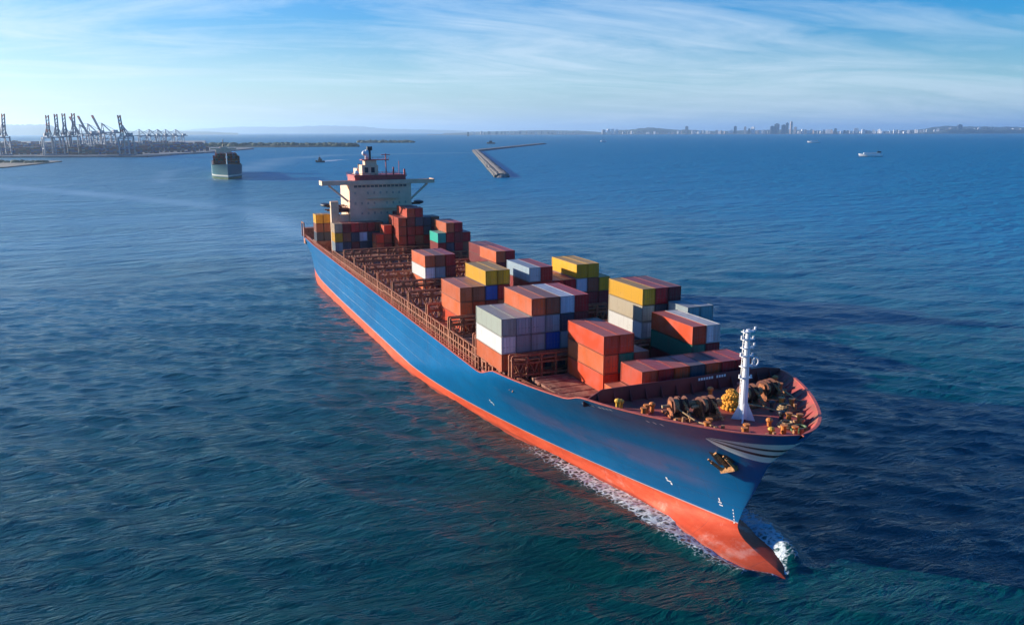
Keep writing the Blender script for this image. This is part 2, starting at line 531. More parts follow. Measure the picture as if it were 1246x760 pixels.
# ------------------------------------------------------------------ the sea
def axis(lo, hi, d, r, far_):
    a = list(np.arange(lo, hi + d / 2, d))
    s = d; x = a[-1]; up = []
    while x < far_:
        s *= r; x += s; up.append(x)
    s = d; x = a[0]; dn = []
    while x > -far_:
        s *= r; x -= s; dn.append(x)
    return np.array(dn[::-1] + a + up)
def make_water():
    gx = axis(-205, 30, 0.47, 1.028, 55000.0)
    gy = axis(-175, 85, 0.47, 1.028, 55000.0)
    X, Y = np.meshgrid(gx, gy, indexing='ij')
    hx = np.gradient(gx)[:, None] * np.ones_like(Y); hy = np.gradient(gy)[None, :] * np.ones_like(X)
    h = np.maximum(hx, hy)
    Z = np.zeros_like(X); DX = np.zeros_like(X); DY = np.zeros_like(X)
    wind = math.atan2(-0.25, 1.0) + math.atan2(FX[1], FX[0])       # waves run roughly along the line of sight
    swell = 0.85 + 0.3 * np.sin(X / 61 + 1.1 + np.sin(Y / 47)) * np.sin(Y / 73 + 0.4 + np.sin(X / 90))
    for k in range(100):
        lam = 1.5 * (7.5 / 1.5) ** (rng.random()) if k < 72 else 7.5 * (34 / 7.5) ** (rng.random())
        a = wind + rng.normal(0, 0.36)
        amp = (0.0125 * lam ** 0.12 if k < 72 else 0.0024 * lam) * (0.6 + 0.8 * rng.random())
        kk = 2 * math.pi / lam
        ph = kk * (X * math.cos(a) + Y * math.sin(a)) + rng.random() * 6.283
        f = np.clip((lam / h - 3.0) / 4.0, 0, 1) * amp
        f = f * (swell if lam < 12 else 1.0)
        Z += f * np.sin(ph)
        DX += 1.0 * f * math.cos(a) * np.cos(ph); DY += 1.0 * f * math.sin(a) * np.cos(ph)
    # hull distance on the water line
    hbx = np.array([hb(x, 0.2) for x in gx])[:, None]
    hw = hbx
    dist = np.abs(Y) - hw
    on = ((X < 8.5) & (X > -232)).astype(float)
    # bow wave along the flank
    aft = 6.0 - X
    lim = 1.0 + 2.2 * np.clip(aft / 16, 0, 1)
    stb = np.exp(-np.clip(dist - lim * 0.45, 0, None) ** 2 / (0.8 * lim) ** 2) * np.clip(1.0 - (aft - 16) / 52, 0, 1) * on * (aft > -1)
    ridge = np.exp(-((dist - 2.2) / 1.5) ** 2) * np.exp(-np.clip(aft, 0, None) / 22) * on * (aft > -1)
    Z += 0.3 * ridge - 0.35 * np.clip(1 - np.clip(dist + 1.0, 0, None) / 2.0, 0, 1) * on * (X > -8)
    # sheet of water thrown up on the port bow
    pr = np.maximum(0.75 * np.exp(-(((X - 3.4) / 2.8) ** 2 + ((Y - 3.3) / 1.7) ** 2)), 0.9 * np.exp(-(((X + 0.2) / 3.2) ** 2 + ((Y - 3.6) / 1.6) ** 2)))
    lump = 0.5 + 0.5 * np.sin(X * 2.1 + np.sin(Y * 1.7) * 1.4) * np.sin(Y * 2.6 + 1.0)
    Z += pr * (0.7 + 0.35 * lump)
    foam = np.maximum(stb * 1.1, np.clip(pr * 0.72, 0, 1))
    # outer wave of the bow, trailing from the flank
    for sgn in (-1, 1):
        d2 = (sgn * Y - (3.5 + 0.33 * np.clip(aft, 0, None)))
        arm = np.exp(-(d2 / (1.4 + 0.03 * np.clip(aft, 0, 400))) ** 2) * np.exp(-np.clip(aft, 0, None) / 60) * (aft > 0)
        Z += 0.35 * arm * np.cos(d2 * 0.9)
        foam = np.maximum(foam, 0.56 * arm * np.exp(-np.clip(aft - 8, 0, None) / 22))
    # wake astern: turbulent track, its edges drifting to starboard
    st = np.clip(-215 - X, 0, None)
    ctr = -0.00045 * st ** 2 * 0 - 10 - 0.10 * st
    wk = np.exp(-((Y - ctr) / (17 + 0.16 * st)) ** 2) * (st > 0) * np.exp(-st / 420)
    foam = np.maximum(foam, 0.52 * wk * (0.7 + 0.3 * np.sin(X / 9 + np.sin(Y / 5) * 2)))
    edge = np.exp(-((Y - (-18 - 0.16 * (-190 - X))) / (2.2 + 0.012 * np.clip(-190 - X, 0, None))) ** 2) * np.clip((-196 - X) / 18, 0, 1) * np.exp(-np.clip(-190 - X, 0, None) / 260)
    foam = np.maximum(foam, 0.46 * edge)
    # smooth slicks: old tracks across the left of the bay
    slick = np.zeros_like(X)
    def line(pts, w):
        out = np.zeros_like(X)
        for (x0, y0), (x1, y1) in zip(pts[:-1], pts[1:]):
            vx, vy = x1 - x0, y1 - y0; L2 = vx * vx + vy * vy
            t = np.clip(((X - x0) * vx + (Y - y0) * vy) / L2, 0, 1)
            d = np.hypot(X - x0 - t * vx, Y - y0 - t * vy)
            out = np.maximum(out, np.exp(-(d / w) ** 2))
        return out
    P = lambda px, py: tuple(far(px, 51160.0 / (py - 160.0)))[:2]
    slick = np.maximum(slick, line([P(-60, 222), P(60, 232), P(180, 244), P(290, 256), P(372, 292)], 17))
    slick = np.maximum(slick, 0.8 * line([P(0, 231), P(80, 224), P(190, 218), P(250, 217)], 9))
    slick = np.maximum(slick, 0.9 * line([P(292, 208), P(340, 193), P(420, 188), P(560, 186)], 34))
    slick = np.maximum(slick, 0.7 * line([P(190, 222), P(200, 208), P(240, 203)], 12))
    slick = np.maximum(slick, 0.7 * wk) * (0.75 + 0.15 * np.sin(X / 37 + np.sin(Y / 23) * 2) + 0.1 * np.sin(Y / 31 + X / 90))
    n1, n2 = X.shape
    co = np.empty((n1 * n2, 3)); co[:, 0] = (X + DX).ravel(); co[:, 1] = (Y + DY).ravel(); co[:, 2] = Z.ravel()
    idx = np.arange(n1 * n2).reshape(n1, n2)
    quads = np.stack([idx[:-1, :-1], idx[1:, :-1], idx[1:, 1:], idx[:-1, 1:]], -1).reshape(-1, 4)
    me = bpy.data.meshes.new('water')
    me.vertices.add(n1 * n2); me.vertices.foreach_set('co', co.ravel())
    nf = len(quads)
    me.loops.add(nf * 4); me.loops.foreach_set('vertex_index', quads.ravel().astype(np.int32))
    me.polygons.add(nf)
    me.polygons.foreach_set('loop_start', np.arange(0, nf * 4, 4, dtype=np.int32))
    me.polygons.foreach_set('use_smooth', np.ones(nf, dtype=bool))
    me.update(calc_edges=True)
    for nm, arr in (('foam', foam), ('slick', slick), ('far', np.clip(np.log(h / 0.42) / 6.0, 0, 1))):
        at = me.attributes.new(nm, 'FLOAT', 'POINT')
        at.data.foreach_set('value', np.clip(arr, 0, 0.80 if nm == 'foam' else 1).ravel().astype(np.float32))
    # ------------- material
    t = NT('sea_water')
    tc = t.coord()
    fa = t.n('ShaderNodeAttribute', attribute_name='foam').outputs['Fac']
    sa = t.n('ShaderNodeAttribute', attribute_name='slick').outputs['Fac']
    wr = wind
    fr0 = t.n('ShaderNodeAttribute', attribute_name='far').outputs['Fac']
    bign = t.noise(0.012, 4, 0.55, t.coord(rot=(0, 0, -wr), scale=(1.6, 0.7, 1)))
    ch = t.coord(rot=(0, 0, -wr), scale=(1.0, 0.32, 1))
    w1 = t.noise(0.46, 5, 0.60, ch, 0.5)
    w1 = t.math('SUBTRACT', 1.0, t.math('ABSOLUTE', t.math('MULTIPLY_ADD', w1, 2.0, -1.0)))
    ch2 = t.coord(rot=(0, 0, -wr + 0.5), scale=(1.0, 0.5, 1), loc=(11, 3, 0))
    w2 = t.noise(0.16, 4, 0.55, ch2, 0.3)
    w3 = t.noise(1.9, 3, 0.6, ch, 0.3)
    w4 = t.noise(0.05, 4, 0.6, t.coord(rot=(0, 0, -wr - 0.2), scale=(1.0, 0.35, 1), loc=(2, 7, 0)), 0.4)
    w2 = t.math('MULTIPLY_ADD', t.math('MULTIPLY', w4, t.math('MULTIPLY_ADD', fr0, 16.0, 0.2)), 1.0, t.math('MULTIPLY', w2, t.math('MULTIPLY_ADD', fr0, 9.0, 0.40)))
    hgt = t.math('MULTIPLY_ADD', w2, 0.85, t.math('MULTIPLY_ADD', w3, 0.16, t.math('MULTIPLY', w1, 0.60)))
    b = t.n('ShaderNodeBump')
    b.inputs['Distance'].default_value = 1.0
    t.l(hgt, b.inputs['Height'])
    strg = t.math('MULTIPLY_ADD', t.step(bign, 0.3, 0.7), 0.65, 0.45)
    strg = t.math('MULTIPLY', strg, t.math('MULTIPLY_ADD', sa, -0.9, 1.0))
    t.l(strg, b.inputs['Strength'])
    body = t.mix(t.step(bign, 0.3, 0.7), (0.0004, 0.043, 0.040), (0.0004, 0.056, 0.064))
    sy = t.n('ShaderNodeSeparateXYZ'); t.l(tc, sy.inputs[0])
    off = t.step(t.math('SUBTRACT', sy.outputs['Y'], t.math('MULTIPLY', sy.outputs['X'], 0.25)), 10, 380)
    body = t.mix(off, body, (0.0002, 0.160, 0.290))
    sky_pale = t.math('MULTIPLY', t.math('SUBTRACT', 1.0, t.step(sy.outputs['X'], -380, 0)), t.math('SUBTRACT', 1.0, off))
    body = t.mix(sky_pale, body, (0.060, 0.205, 0.265))  # reflection of the bright left sky put into the water's own colour
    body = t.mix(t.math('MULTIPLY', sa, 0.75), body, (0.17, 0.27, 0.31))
    # foam: lacy network
    vo = t.n('ShaderNodeTexVoronoi', feature='DISTANCE_TO_EDGE')
    vo.inputs['Scale'].default_value = 1.1
    fn = t.noise(0.9, 7, 0.7, tc, 0.6)
    wv = t.n('ShaderNodeVectorMath', operation='ADD')
    nz = t.n('ShaderNodeTexNoise'); nz.inputs['Scale'].default_value = 0.8; nz.inputs['Detail'].default_value = 4
    t.l(tc, nz.inputs['Vector'])
    t.l(tc, wv.inputs[0]); t.l(nz.outputs['Color'], wv.inputs[1])
    t.l(wv.outputs[0], vo.inputs['Vector'])
    lace = t.math('SUBTRACT', 1.0, t.step(vo.outputs['Distance'], 0.0, 0.22))
    fn2 = t.noise(3.6, 5, 0.7, tc, 0.8)
    tex = t.math('MULTIPLY_ADD', lace, 0.22, t.math('MULTIPLY_ADD', fn2, 0.42, t.math('MULTIPLY', fn, 0.55)))
    thr = t.math('MULTIPLY_ADD', fa, -0.72, 1.02)
    fm = t.step(t.math('SUBTRACT', tex, thr), -0.06, 0.20)
    fm = t.math('MULTIPLY', fm, t.step(fa, 0.02, 0.25))
    col = t.mix(fm, body, (0.58, 0.66, 0.68))
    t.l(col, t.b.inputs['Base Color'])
    fr = t.n('ShaderNodeAttribute', attribute_name='far').outputs['Fac']
    t.l(t.math('MULTIPLY_ADD', fm, 0.5, t.math('MULTIPLY_ADD', t.math('MULTIPLY', fr, t.math('MULTIPLY_ADD', off, 0.04, 0.42)), 1.0, t.math('MULTIPLY_ADD', sa, -0.04, 0.10))), t.b.inputs['Roughness'])
    t.b.inputs['IOR'].default_value = 1.333
    t.l(t.math('MULTIPLY_ADD', off, -0.12, t.math('MULTIPLY_ADD', sky_pale, 0.30, 0.40)), t.b.inputs['Specular IOR Level'])
    t.l(b.outputs[0], t.b.inputs['Normal'])
    me.materials.append(t.m)
    o = obj('water', me)
    tag(o, kind='structure')
make_water()

# haze: one closed box of thin air round everything
hz = MB().box(-60000, 60000, -60000, 60000, -6.0, 430.0).mesh('haze')
th_ = NT('haze_air')
th_.t.nodes.remove(th_.b)
pv = th_.n('ShaderNodeVolumePrincipled')
pv.inputs['Color'].default_value = (0.62, 0.84, 1.0, 1)
pv.inputs['Density'].default_value = 4.6e-5
pv.inputs['Anisotropy'].default_value = 0.55
th_.l(pv.outputs[0], th_.out.inputs['Volume'])
hz.materials.append(th_.m)
tag(obj('haze', hz), kind='stuff')

# ------------------------------------------------------------------ the ship
ship = empty('container_ship')
tag(ship, 'large container ship with blue hull above a red waterline, bow pointing towards the viewer', 'ship')

def make_hull():
    nS = 190
    ZL = [-3.5, -2, -1.2, -0.7, -0.4, -0.2, 0.0, 0.12, 0.25, 0.4, 0.55, 0.7, 0.85, 1.0, 1.2, 1.5, 1.8, 2.1, 2.4, 2.8, 3.4, 4.0]
    nU = 22; nV = len(ZL) - 1 + nU
    def level(j, x):
        return ZL[j] if j < len(ZL) else 4.0 + (zr(x) - 4.0) * (j - len(ZL) + 1) / nU
    vs = []; fs = []
    zb = -3.5
    ring = []
    for side in (-1, 1):
        rows = []
        for j in range(nV + 1):
            row = []
            for i in range(nS + 1):
                tt = (i / nS) ** 2.0
                x = 0.0
                for _ in range(6):
                    z = level(j, x)
                    x = xs(z) - tt * (xs(z) - X_STERN)
                z = level(j, x)
                y = side * hb(x, z)
                row.append((x, y, z))
            rows.append(row)
        ring.append(rows)
    base = [0, 0]
    for si in (0, 1):
        base[si] = len(vs)
        for row in ring[si]: vs += row
        n = nS + 1
        for j in range(nV):
            for i in range(nS):
                a = base[si] + j * n + i
                f = (a, a + 1, a + n + 1, a + n)
                fs.append(f if si == 1 else f[::-1])
    n = nS + 1
    for j in range(nV):       # transom
        a = base[0] + j * n + nS; b = base[1] + j * n + nS
        fs.append((a, b, b + n, a + n))
    m = bpy.data.meshes.new('hull')
    m.from_pydata(vs, [], fs)
    import bmesh
    bm = bmesh.new(); bm.from_mesh(m)
    bmesh.ops.remove_doubles(bm, verts=bm.verts, dist=0.004)
    bmesh.ops.recalc_face_normals(bm, faces=bm.faces)
    bm.to_mesh(m); bm.free()
    m.polygons.foreach_set('use_smooth', [True] * len(m.polygons))
    m.materials.append(M['hull'])
    return obj('hull', m, ship)
hull = make_hull()

# bulwark lining and its cap, all the way round; decks
def rim_points(x0, x1, n):
    return [x0 + (x1 - x0) * i / n for i in range(n + 1)]
def make_bulwark():
    lin = MB(); cap = MB()
    xs_ = rim_points(-228, -14, 150) + [-14 + 22.9 * (1 - (1 - i / 44) ** 1.7) for i in range(1, 45)]
    TH_ = 0.32
    for s in (-1, 1):
        po = []; pi = []; pb = []
        for x in xs_:
            z = zr(x); y = hb(x, z)
            e = 0.02
            nx_ = (hb(x - e, z) - hb(x + e, z)) / (2 * e)
            nn = math.hypot(nx_, 1)
            ix, iy = x - TH_ * nx_ / nn, y - TH_ / nn
            if iy < 0.0: iy = 0.0; 
            po.append((x, s * (y + 0.05), z)); pi.append((ix, s * iy, z))
            zl = 15.6 if x > -12.4 else (11.8 if x > -46 else 9.8)
            ix = min(ix, xs(zl) - 0.35)
            pb.append((ix, s * min(iy, max(0.0, hb(ix, zl) - 0.3)), zl))
        n = len(po)
        for i in range(n - 1):
            a, b, c, d = po[i], po[i + 1], pi[i + 1], pi[i]
            up = 0.10
            vs = [a, b, c, d] + [(q[0], q[1], q[2] + up) for q in (a, b, c, d)]
            cap.add(vs, [(4, 5, 6, 7), (0, 1, 5, 4), (3, 7, 6, 2)] if s < 0 else [(7, 6, 5, 4), (4, 5, 1, 0), (2, 6, 7, 3)])
            lin.add([pi[i], pi[i + 1], pb[i + 1], pb[i]], [(0, 1, 2, 3)])
    # bulwark stays on the forecastle
    for s in (-1, 1):
        for x in [-11 + 1.45 * i for i in range(13)]:
            z = zr(x); y = hb(x, z) - 0.36
            if y < 1.2: continue
            yo = y; y = hb(x, 15.75) - 0.36
            if y < 1.2: continue
            lin.add([(x, s * yo, z - 0.05), (x, s * y, 15.6), (x - 0.35, s * (y - 0.75), 15.6), (x + 0.09, s * yo, z - 0.05), (x + 0.09, s * y, 15.6), (x - 0.26, s * (y - 0.75), 15.6)],
                    [(0, 1, 2), (3, 5, 4), (0, 2, 5, 3)])
    lin.build('bulwark', M['deck'], ship)
    cap.build('rail_cap', M['rim'], ship)
make_bulwark()

def deck_sheet(name, x0, x1, z, m, n=60, inset=0.3, thick=0.2):
    mb = MB()
    pts = []
    for i in range(n + 1):
        x = x0 + (x1 - x0) * i / n
        pts.append((x, max(0.02, hb(x, z) - inset + 0.15)))
    for (xa, ya), (xb, yb) in zip(pts[:-1], pts[1:]):
        mb.add([(xa, -ya, z), (xb, -yb, z), (xb, yb, z), (xa, ya, z)], [(0, 1, 2, 3)])
    return mb.build(name, m, ship)
deck_sheet('forecastle_deck', -12.7, 8.3, 15.75, M['deck'], 60, 0.3)
deck_sheet('fore_main_deck', -46.2, -12.6, 11.9, M['main_deck'])
deck_sheet('main_deck', -227.8, -46.0, 9.9, M['main_deck'], 90)
b = MB()
b.box(-46.25, -45.95, -15.9, 15.9, 9.7, 11.9)
b.build('deck_step', M['maroon'], ship)

# breakwater across the fore deck, with stiffeners and small white lettering dashes
b = MB()
BWX = -12.7
pts = [(-15.0, 16.3), (-12.6, 17.55), (-6, 17.75), (0, 17.85), (6, 17.8), (12.4, 17.6), (15.2, 17.1)]
for (ya, za), (yb, zb_) in zip(pts[:-1], pts[1:]):
    xa = BWX + 0.9 * (1 - abs(ya) / 15); xb = BWX + 0.9 * (1 - abs(yb) / 15)
    zl = 15.6
    b.add([(xa, ya, zl), (xb, yb, zl), (xb, yb, zb_), (xa, ya, za), (xa - 0.18, ya, zl), (xb - 0.18, yb, zl), (xb - 0.18, yb, zb_), (xa - 0.18, ya, za)],
          [(0, 1, 2, 3), (5, 4, 7, 6), (3, 2, 6, 7)])
y1 = hb(BWX, 11.9) - 0.3; y2 = hb(BWX, 15.7) - 0.3
b.add([(BWX, -y1, 11.9), (BWX, y1, 11.9), (BWX, y2, 15.76), (BWX, -y2, 15.76)], [(3, 2, 1, 0)])
bw = b.build('breakwater', M['maroon'], ship)
for k in range(13):
    b = MB()
    y = -13.2 + 2.2 * k
    x = BWX + 0.9 * (1 - abs(y) / 15)
    z1 = 17.3
    b.add([(x + 0.01, y, z1), (x + 0.01, y, 15.76), (x + 0.75, y, 15.76), (x + 0.01, y + 0.1, z1), (x + 0.01, y + 0.1, 15.76), (x + 0.75, y + 0.1, 15.76)], [(0, 1, 2), (3, 5, 4), (0, 2, 5, 3)])
    b.build('stiffener', M['maroon'], bw)
b = MB()
for k in range(11):
    if k == 6: continue
    y = 1.2 + 0.42 * k
    x = BWX + 0.9 * (1 - abs(y) / 15) + 0.02
    b.box(x, x + 0.03, y, y + 0.27, 17.25, 17.58)
b.build('lettering', M['white'], bw)

# ---------------- hatch covers, coamings, lashing bridges, side stanchions
BAYS = [-22.2, -37.3, -50.5, -63.7, -76.9, -90.1, -103.3, -116.5, -129.3, -142.2, -157.0]
LEN40 = 10.9
for xf in BAYS:
    xa = xf - LEN40 - 0.2 if xf != -157.0 else -175.0
    zt = 13.38 if xf != -157.0 else 14.1
    y1 = min(15.6, hb(xf, 12.5) - 0.6)
    for k in range(3):
        w = 2 * y1 / 3
        ya = -y1 + k * w; yb = ya + w - 0.12
        b = MB()
        b.box(xa, xf + 0.2, ya, yb, zt - 1.0, zt)
        for q in range(5):       # lashing pads and hinges
            xx = xa + 0.5 + q * (xf - xa - 0.8) / 4
            b.box(xx, xx + 0.35, ya + 0.3, yb - 0.3, zt, zt + 0.07)
        b.build('hatch_cover', M['hatch'], ship)
    b = MB()
    zd = 11.9 if xf > -46 else 9.9
    yc = min(y1, hb(xf, zd) - 0.5)
    b.box(xa + 0.3, xf - 0.1, -yc + 0.8, yc - 0.8, zd, zt - 1.0)
    for q in range(9):
        xx = xa + 0.3 + q * (xf - xa - 0.6) / 8
        for s in (-1, 1):
            b.box(xx, xx + 0.25, s * (yc - 0.35) - 0.4, s * (yc - 0.35) + 0.4, zd, zt - 1.02)
    b.build('hatch_coaming', M['lash_dark'], ship)
# short bay behind the breakwater
b = MB()
b.box(-19.2, -13.5, -9.6, 11.3, 12.0, 13.38)
b.build('hatch_cover', M['hatch'], ship)

def lashing_bridge(xc, ztop, full=True):
    b = MB()
    zd = 11.9 if xc > -46 else 9.9
    y1 = min(15.9, hb(xc, 11.9) - 0.45)
    n = 13
    dy = 2 * y1 / n
    for p in (-0.55, 0.55):
        for k in range(n + 1):
            y = -y1 + k * dy
            b.bar((xc + p, y, zd), (xc + p, y, ztop), 0.30)
        for z in (13.4, (13.4 + ztop) / 2 + 0.3, ztop):
            b.bar((xc + p, -y1, z), (xc + p, y1, z), 0.24, 0.28)
        for k in range(n):
            if (k * 7 + int(abs(xc))) % 3 == 0 or k in (0, 1, n - 1):
                y = -y1 + k * dy
                b.bar((xc + p, y, 11.0), (xc + p, y + dy, ztop), 0.16)
                b.bar((xc + p, y + dy, 11.0), (xc + p, y, ztop), 0.16)
    b.box(xc - 0.6, xc + 0.6, -y1, y1, ztop - 0.75, ztop - 0.62)
    b.box(xc - 0.6, xc + 0.6, -y1, y1, 12.2, 12.3)
    return b.build('lashing_bridge', M['lash'], ship)
for xc, zt in ((-35.2, 16.4), (-49.2, 16.6), (-62.3, 16.6), (-75.6, 16.5), (-88.8, 16.6), (-102.0, 16.4), (-115.3, 16.4), (-128.2, 16.2), (-141.0, 16.4), (-154.6, 16.6)):
    lashing_bridge(xc, zt)
# cell guides between the hatches in the open bays: low pipe frames
for xc in (-44.6, -57.0, -69.5, -83.0, -96.4, -109.7, -122.6, -135.5, -148.8):
    b = MB()
    for k in range(14):
        y = -15.2 + k * 2.34
        b.bar((xc, y, 13.4), (xc, y, 14.35), 0.22)
    b.bar((xc, -15.3, 14.35), (xc, 15.3, 14.35), 0.2)
    b.build('guide_frame', M['lash_dark'], ship)

for s in (-1, 1):
    b = MB(); g = MB()
    x = -226.0; k = 0
    while x < -15:
        z0 = 11.9 if x > -46 else 9.9
        y = s * (hb(x, z0) - 0.62)
        zt = (14.5 if x < -48 else 13.4) if x > -172 else 12.9
        wide = 0.42 if k % 2 == 0 else 0.26
        if x < -20: b.box(x, x + wide, y - 0.28, y + 0.28, z0, zt if k % 2 == 0 else zt - 0.4)
        if k % 4 == 0 and x < -20:
            b.bar((x + 0.2, y, z0 + 0.1), (x + 2.5, y, zt - 0.2), 0.16)
        x += 1.32; k += 1
    segs = [(-226, -190), (-190, -110), (-110, -47), (-45.5, -30), (-30, -21)]
    for xa, xb in ((-170, -110), (-110, -48)):
        ya = s * (hb(xa, 11.9) - 0.62); yb = s * (hb(xb, 11.9) - 0.62)
        b.bar((xa, ya, 14.45), (xb, yb, 14.45), 0.3, 0.16)
    for xa, xb in segs:
        ya = s * (hb(xa, 11.9) - 0.62); yb = s * (hb(xb, 11.9) - 0.62)
        b.bar((xa, ya, 13.25 if xa > -172 else 12.9), (xb, yb, 13.25 if xa > -172 else 12.9), 0.5, 0.22)
        b.bar((xa, ya + s * 0.2, 12.35), (xb, yb + s * 0.2, 12.35), 0.09)
    b.build('side_stanchions', M['lash'], ship)
    # hand-rail outboard of the posts
    for x in [-225 + 2.2 * i for i in range(81)]:
        y = s * (hb(x, zr(x)) - 0.2)
        g.bar((x, y, zr(x)), (x, y, zr(x) + 1.05), 0.06)
    for dz in (0.55, 1.05):
        for i in range(40):
            xa = -225 + 4.4 * i; xb = xa + 4.4
            g.bar((xa, s * (hb(xa, zr(xa)) - 0.2), zr(xa) + dz), (xb, s * (hb(xb, zr(xb)) - 0.2), zr(xb) + dz), 0.05)
    g.build('hand_rail', M['rim'], ship)

# pipes, vents and lockers along the fore main deck (starboard corner by the step)
b = MB()
for i in range(26):
    x = -44 + i * 1.12; y = -(hb(x, 11.9) - 1.35 - 0.7 * random.random())
    h = 0.5 + 1.2 * random.random(); w = 0.25 + 0.35 * random.random()
    if i % 3 == 0: b.tube((x, y, 11.9), (x, y, 11.9 + h), w * 0.6, w * 0.6, 8)
    elif i % 3 == 1: b.box(x, x + w * 1.6, y - w, y + w, 11.9, 11.9 + h * 0.7)
    else: b.bar((x, y, 11.95), (x + 1.1, y + 0.5, 11.9 + h), 0.22)
b.build('deck_fittings', M['lash'], ship)
b = MB()
for i in range(14):
    x = -26 + i * 0.85; y = -(hb(x, 11.9) - 0.95)
    b.bar((x, y, 11.9), (x, y, 13.3), 0.12)
    if i: b.bar((x - 0.85, -(hb(x - 0.85, 11.9) - 0.95), 13.2), (x, y, 13.2), 0.1)
b.build('platform_rail', M['yellow'], ship)
for i in range(7):
    b = MB()
    x = -30.5 + i * 2.1; y = -(hb(x, 11.9) - 2.3)
    b.tube((x, y, 11.9), (x, y, 13.0), 0.32, 0.32, 10)
    b.ball((x, y, 13.1), 0.48, 0.48, 0.34)
    b.build('mushroom_vent', M['lash'], ship)

# ---------------- superstructure
sup = empty('superstructure'); sup.parent = ship
XF = -176.0
b = MB()
b.box(XF - 13.5, XF, -9.3, 9.9, 10.0, 33.2)
for z in (17.0, 20.0, 23.0, 26.0, 29.0, 32.0):     # storey seams stand a little proud
    b.box(XF - 13.55, XF + 0.05, -9.35, 9.95, z, z + 0.12)
tower = b.build('deckhouse', M['cream'], sup)
b = MB()
for z in (18.2, 21.2, 24.2, 27.2, 30.3):
    for k in range(9):
        y = -7.6 + 1.95 * k
        if (k + int(z)) % 7 == 3: continue
        b.box(XF + 0.02, XF + 0.07, y - 0.28, y + 0.28, z, z + 0.75)
b.build('cabin_windows', M['cabin_glass'], tower)
b = MB()
for k in range(13):
    y = -7.35 + 1.27 * k
    b.box(XF + 0.06, XF + 0.11, y - 0.5, y + 0.5, 32.35, 33.0)
b.build('bridge_windows', M['bridge_glass'], tower)
b = MB()
for z in (26.0, 29.0):
    b.box(XF + 0.05, XF + 0.9, -3.8, 5.6, z - 0.1, z)
    b.bar((XF + 0.88, -3.8, z + 0.9), (XF + 0.88, 5.6, z + 0.9), 0.07)
    for k in range(9): b.bar((XF + 0.88, -3.8 + k * 1.175, z), (XF + 0.88, -3.8 + k * 1.175, z + 0.9), 0.06)
b.build('front_gallery', M['cream'], tower)
# bridge wings
b = MB()
b.box(XF - 4.6, XF + 0.35, -17.3, 17.3, 33.2, 33.5)
b.box(XF + 0.15, XF + 0.35, -17.3, 17.3, 33.5, 34.45)
b.box(XF - 4.6, XF - 4.4, -17.3, 17.3, 33.5, 34.3)
for s in (-1, 1):
    b.box(XF - 4.6, XF + 0.35, s * 17.3 - 0.1, s * 17.3 + 0.1, 33.2, 34.5)
wing = b.build('bridge_wings', M['cream'], sup)
for s in (-1, 1):
    b = MB(); b.bar((XF - 0.6, s * 15.3, 33.1), (XF - 0.6, 9.6 * s, 28.2), 0.55)
    b.build('wing_brace', M['cream'], wing)
b = MB()
b.box(XF - 11, XF - 0.4, -7.4, 8.4, 33.5, 35.9)
b.box(XF - 11.2, XF - 0.2, -7.7, 8.7, 35.4, 35.6)
for x in (XF - 0.3, XF - 11.1):
    b.bar((x, -7.6, 36.4), (x, 8.6, 36.4), 0.1); b.bar((x, -7.6, 36.0), (x, 8.6, 36.0), 0.08)
    for k in range(11): b.bar((x, -7.6 + 1.62 * k, 35.6), (x, -7.6 + 1.62 * k, 36.4), 0.09)
mk = b.build('monkey_island', M['redsup'], sup)
b = MB()
b.box(XF - 6.5, XF - 2.2, -4.7, 0.3, 35.62, 38.9)
b.box(XF - 5.8, XF - 2.8, -3.6, 0.0, 38.9, 40.4)
b.build('mast_house', M['cream'], sup)
b = MB()
b.box(XF - 2.21, XF - 2.15, -3.9, -2.8, 36.6, 38.2); b.box(XF - 2.21, XF - 2.15, -1.9, -0.8, 36.6, 38.2)
b.build('mast_house_windows', M['window'], sup)
b = MB()
b.box(XF - 5.5, XF - 2.4, -4.6, 3.8, 40.3, 40.55)
b.bar((XF - 2.5, -4.5, 41.2), (XF - 2.5, 3.7, 41.2), 0.09)
for k in range(6): b.bar((XF - 2.5, -4.5 + 1.64 * k, 40.5), (XF - 2.5, -4.5 + 1.64 * k, 41.2), 0.09)
b.bar((XF - 4, 3.2, 35.6), (XF - 4, 3.2, 42.2), 0.28)
b.bar((XF - 4, 1.8, 41.9), (XF - 4, 4.6, 41.9), 0.22)
b.bar((XF - 4, 7.3, 35.6), (XF - 4, 7.3, 40.0), 0.16)
b.bar((XF - 1, 8.2, 35.6), (XF - 1, 8.2, 37.6), 0.5)
b.bar((XF - 2, 5.0, 35.6), (XF - 2, 5.0, 38.2), 0.4)
b.build('radar_platform', M['redsup'], sup)
b = MB()
b.tube((XF - 4, -2.6, 40.4), (XF - 4, -2.6, 43.4), 0.75, 0.55, 10)
b.ball((XF - 4, -3.4, 42.4), 0.8)
b.ball((XF - 1.4, -6.6, 36.6), 0.75)
b.build('radar_dome', M['white'], sup, True)
b = MB()
b.tube((XF - 4.2, -1.9, 40.5), (XF - 4.2, -1.9, 44.2), 0.6, 0.5, 10)
b.box(XF - 4.8, XF - 3.6, -2.5, -1.0, 43.2, 44.4)
b.build('mast_top', M['black'], sup)
b = MB()
b.box(XF - 24, XF - 18, -3.2, 3.6, 10, 35.5)
b.box(XF - 23.6, XF - 18.4, -2.8, 3.2, 35.5, 37.2)
fn = b.build('funnel', M['cream'], sup)
b = MB()
for q in (-1.5, 0.2, 1.9): b.tube((XF - 21, q, 37.2), (XF - 21, q, 38.6), 0.4, 0.4, 10)
b.build('exhaust_pipes', M['black'], fn)
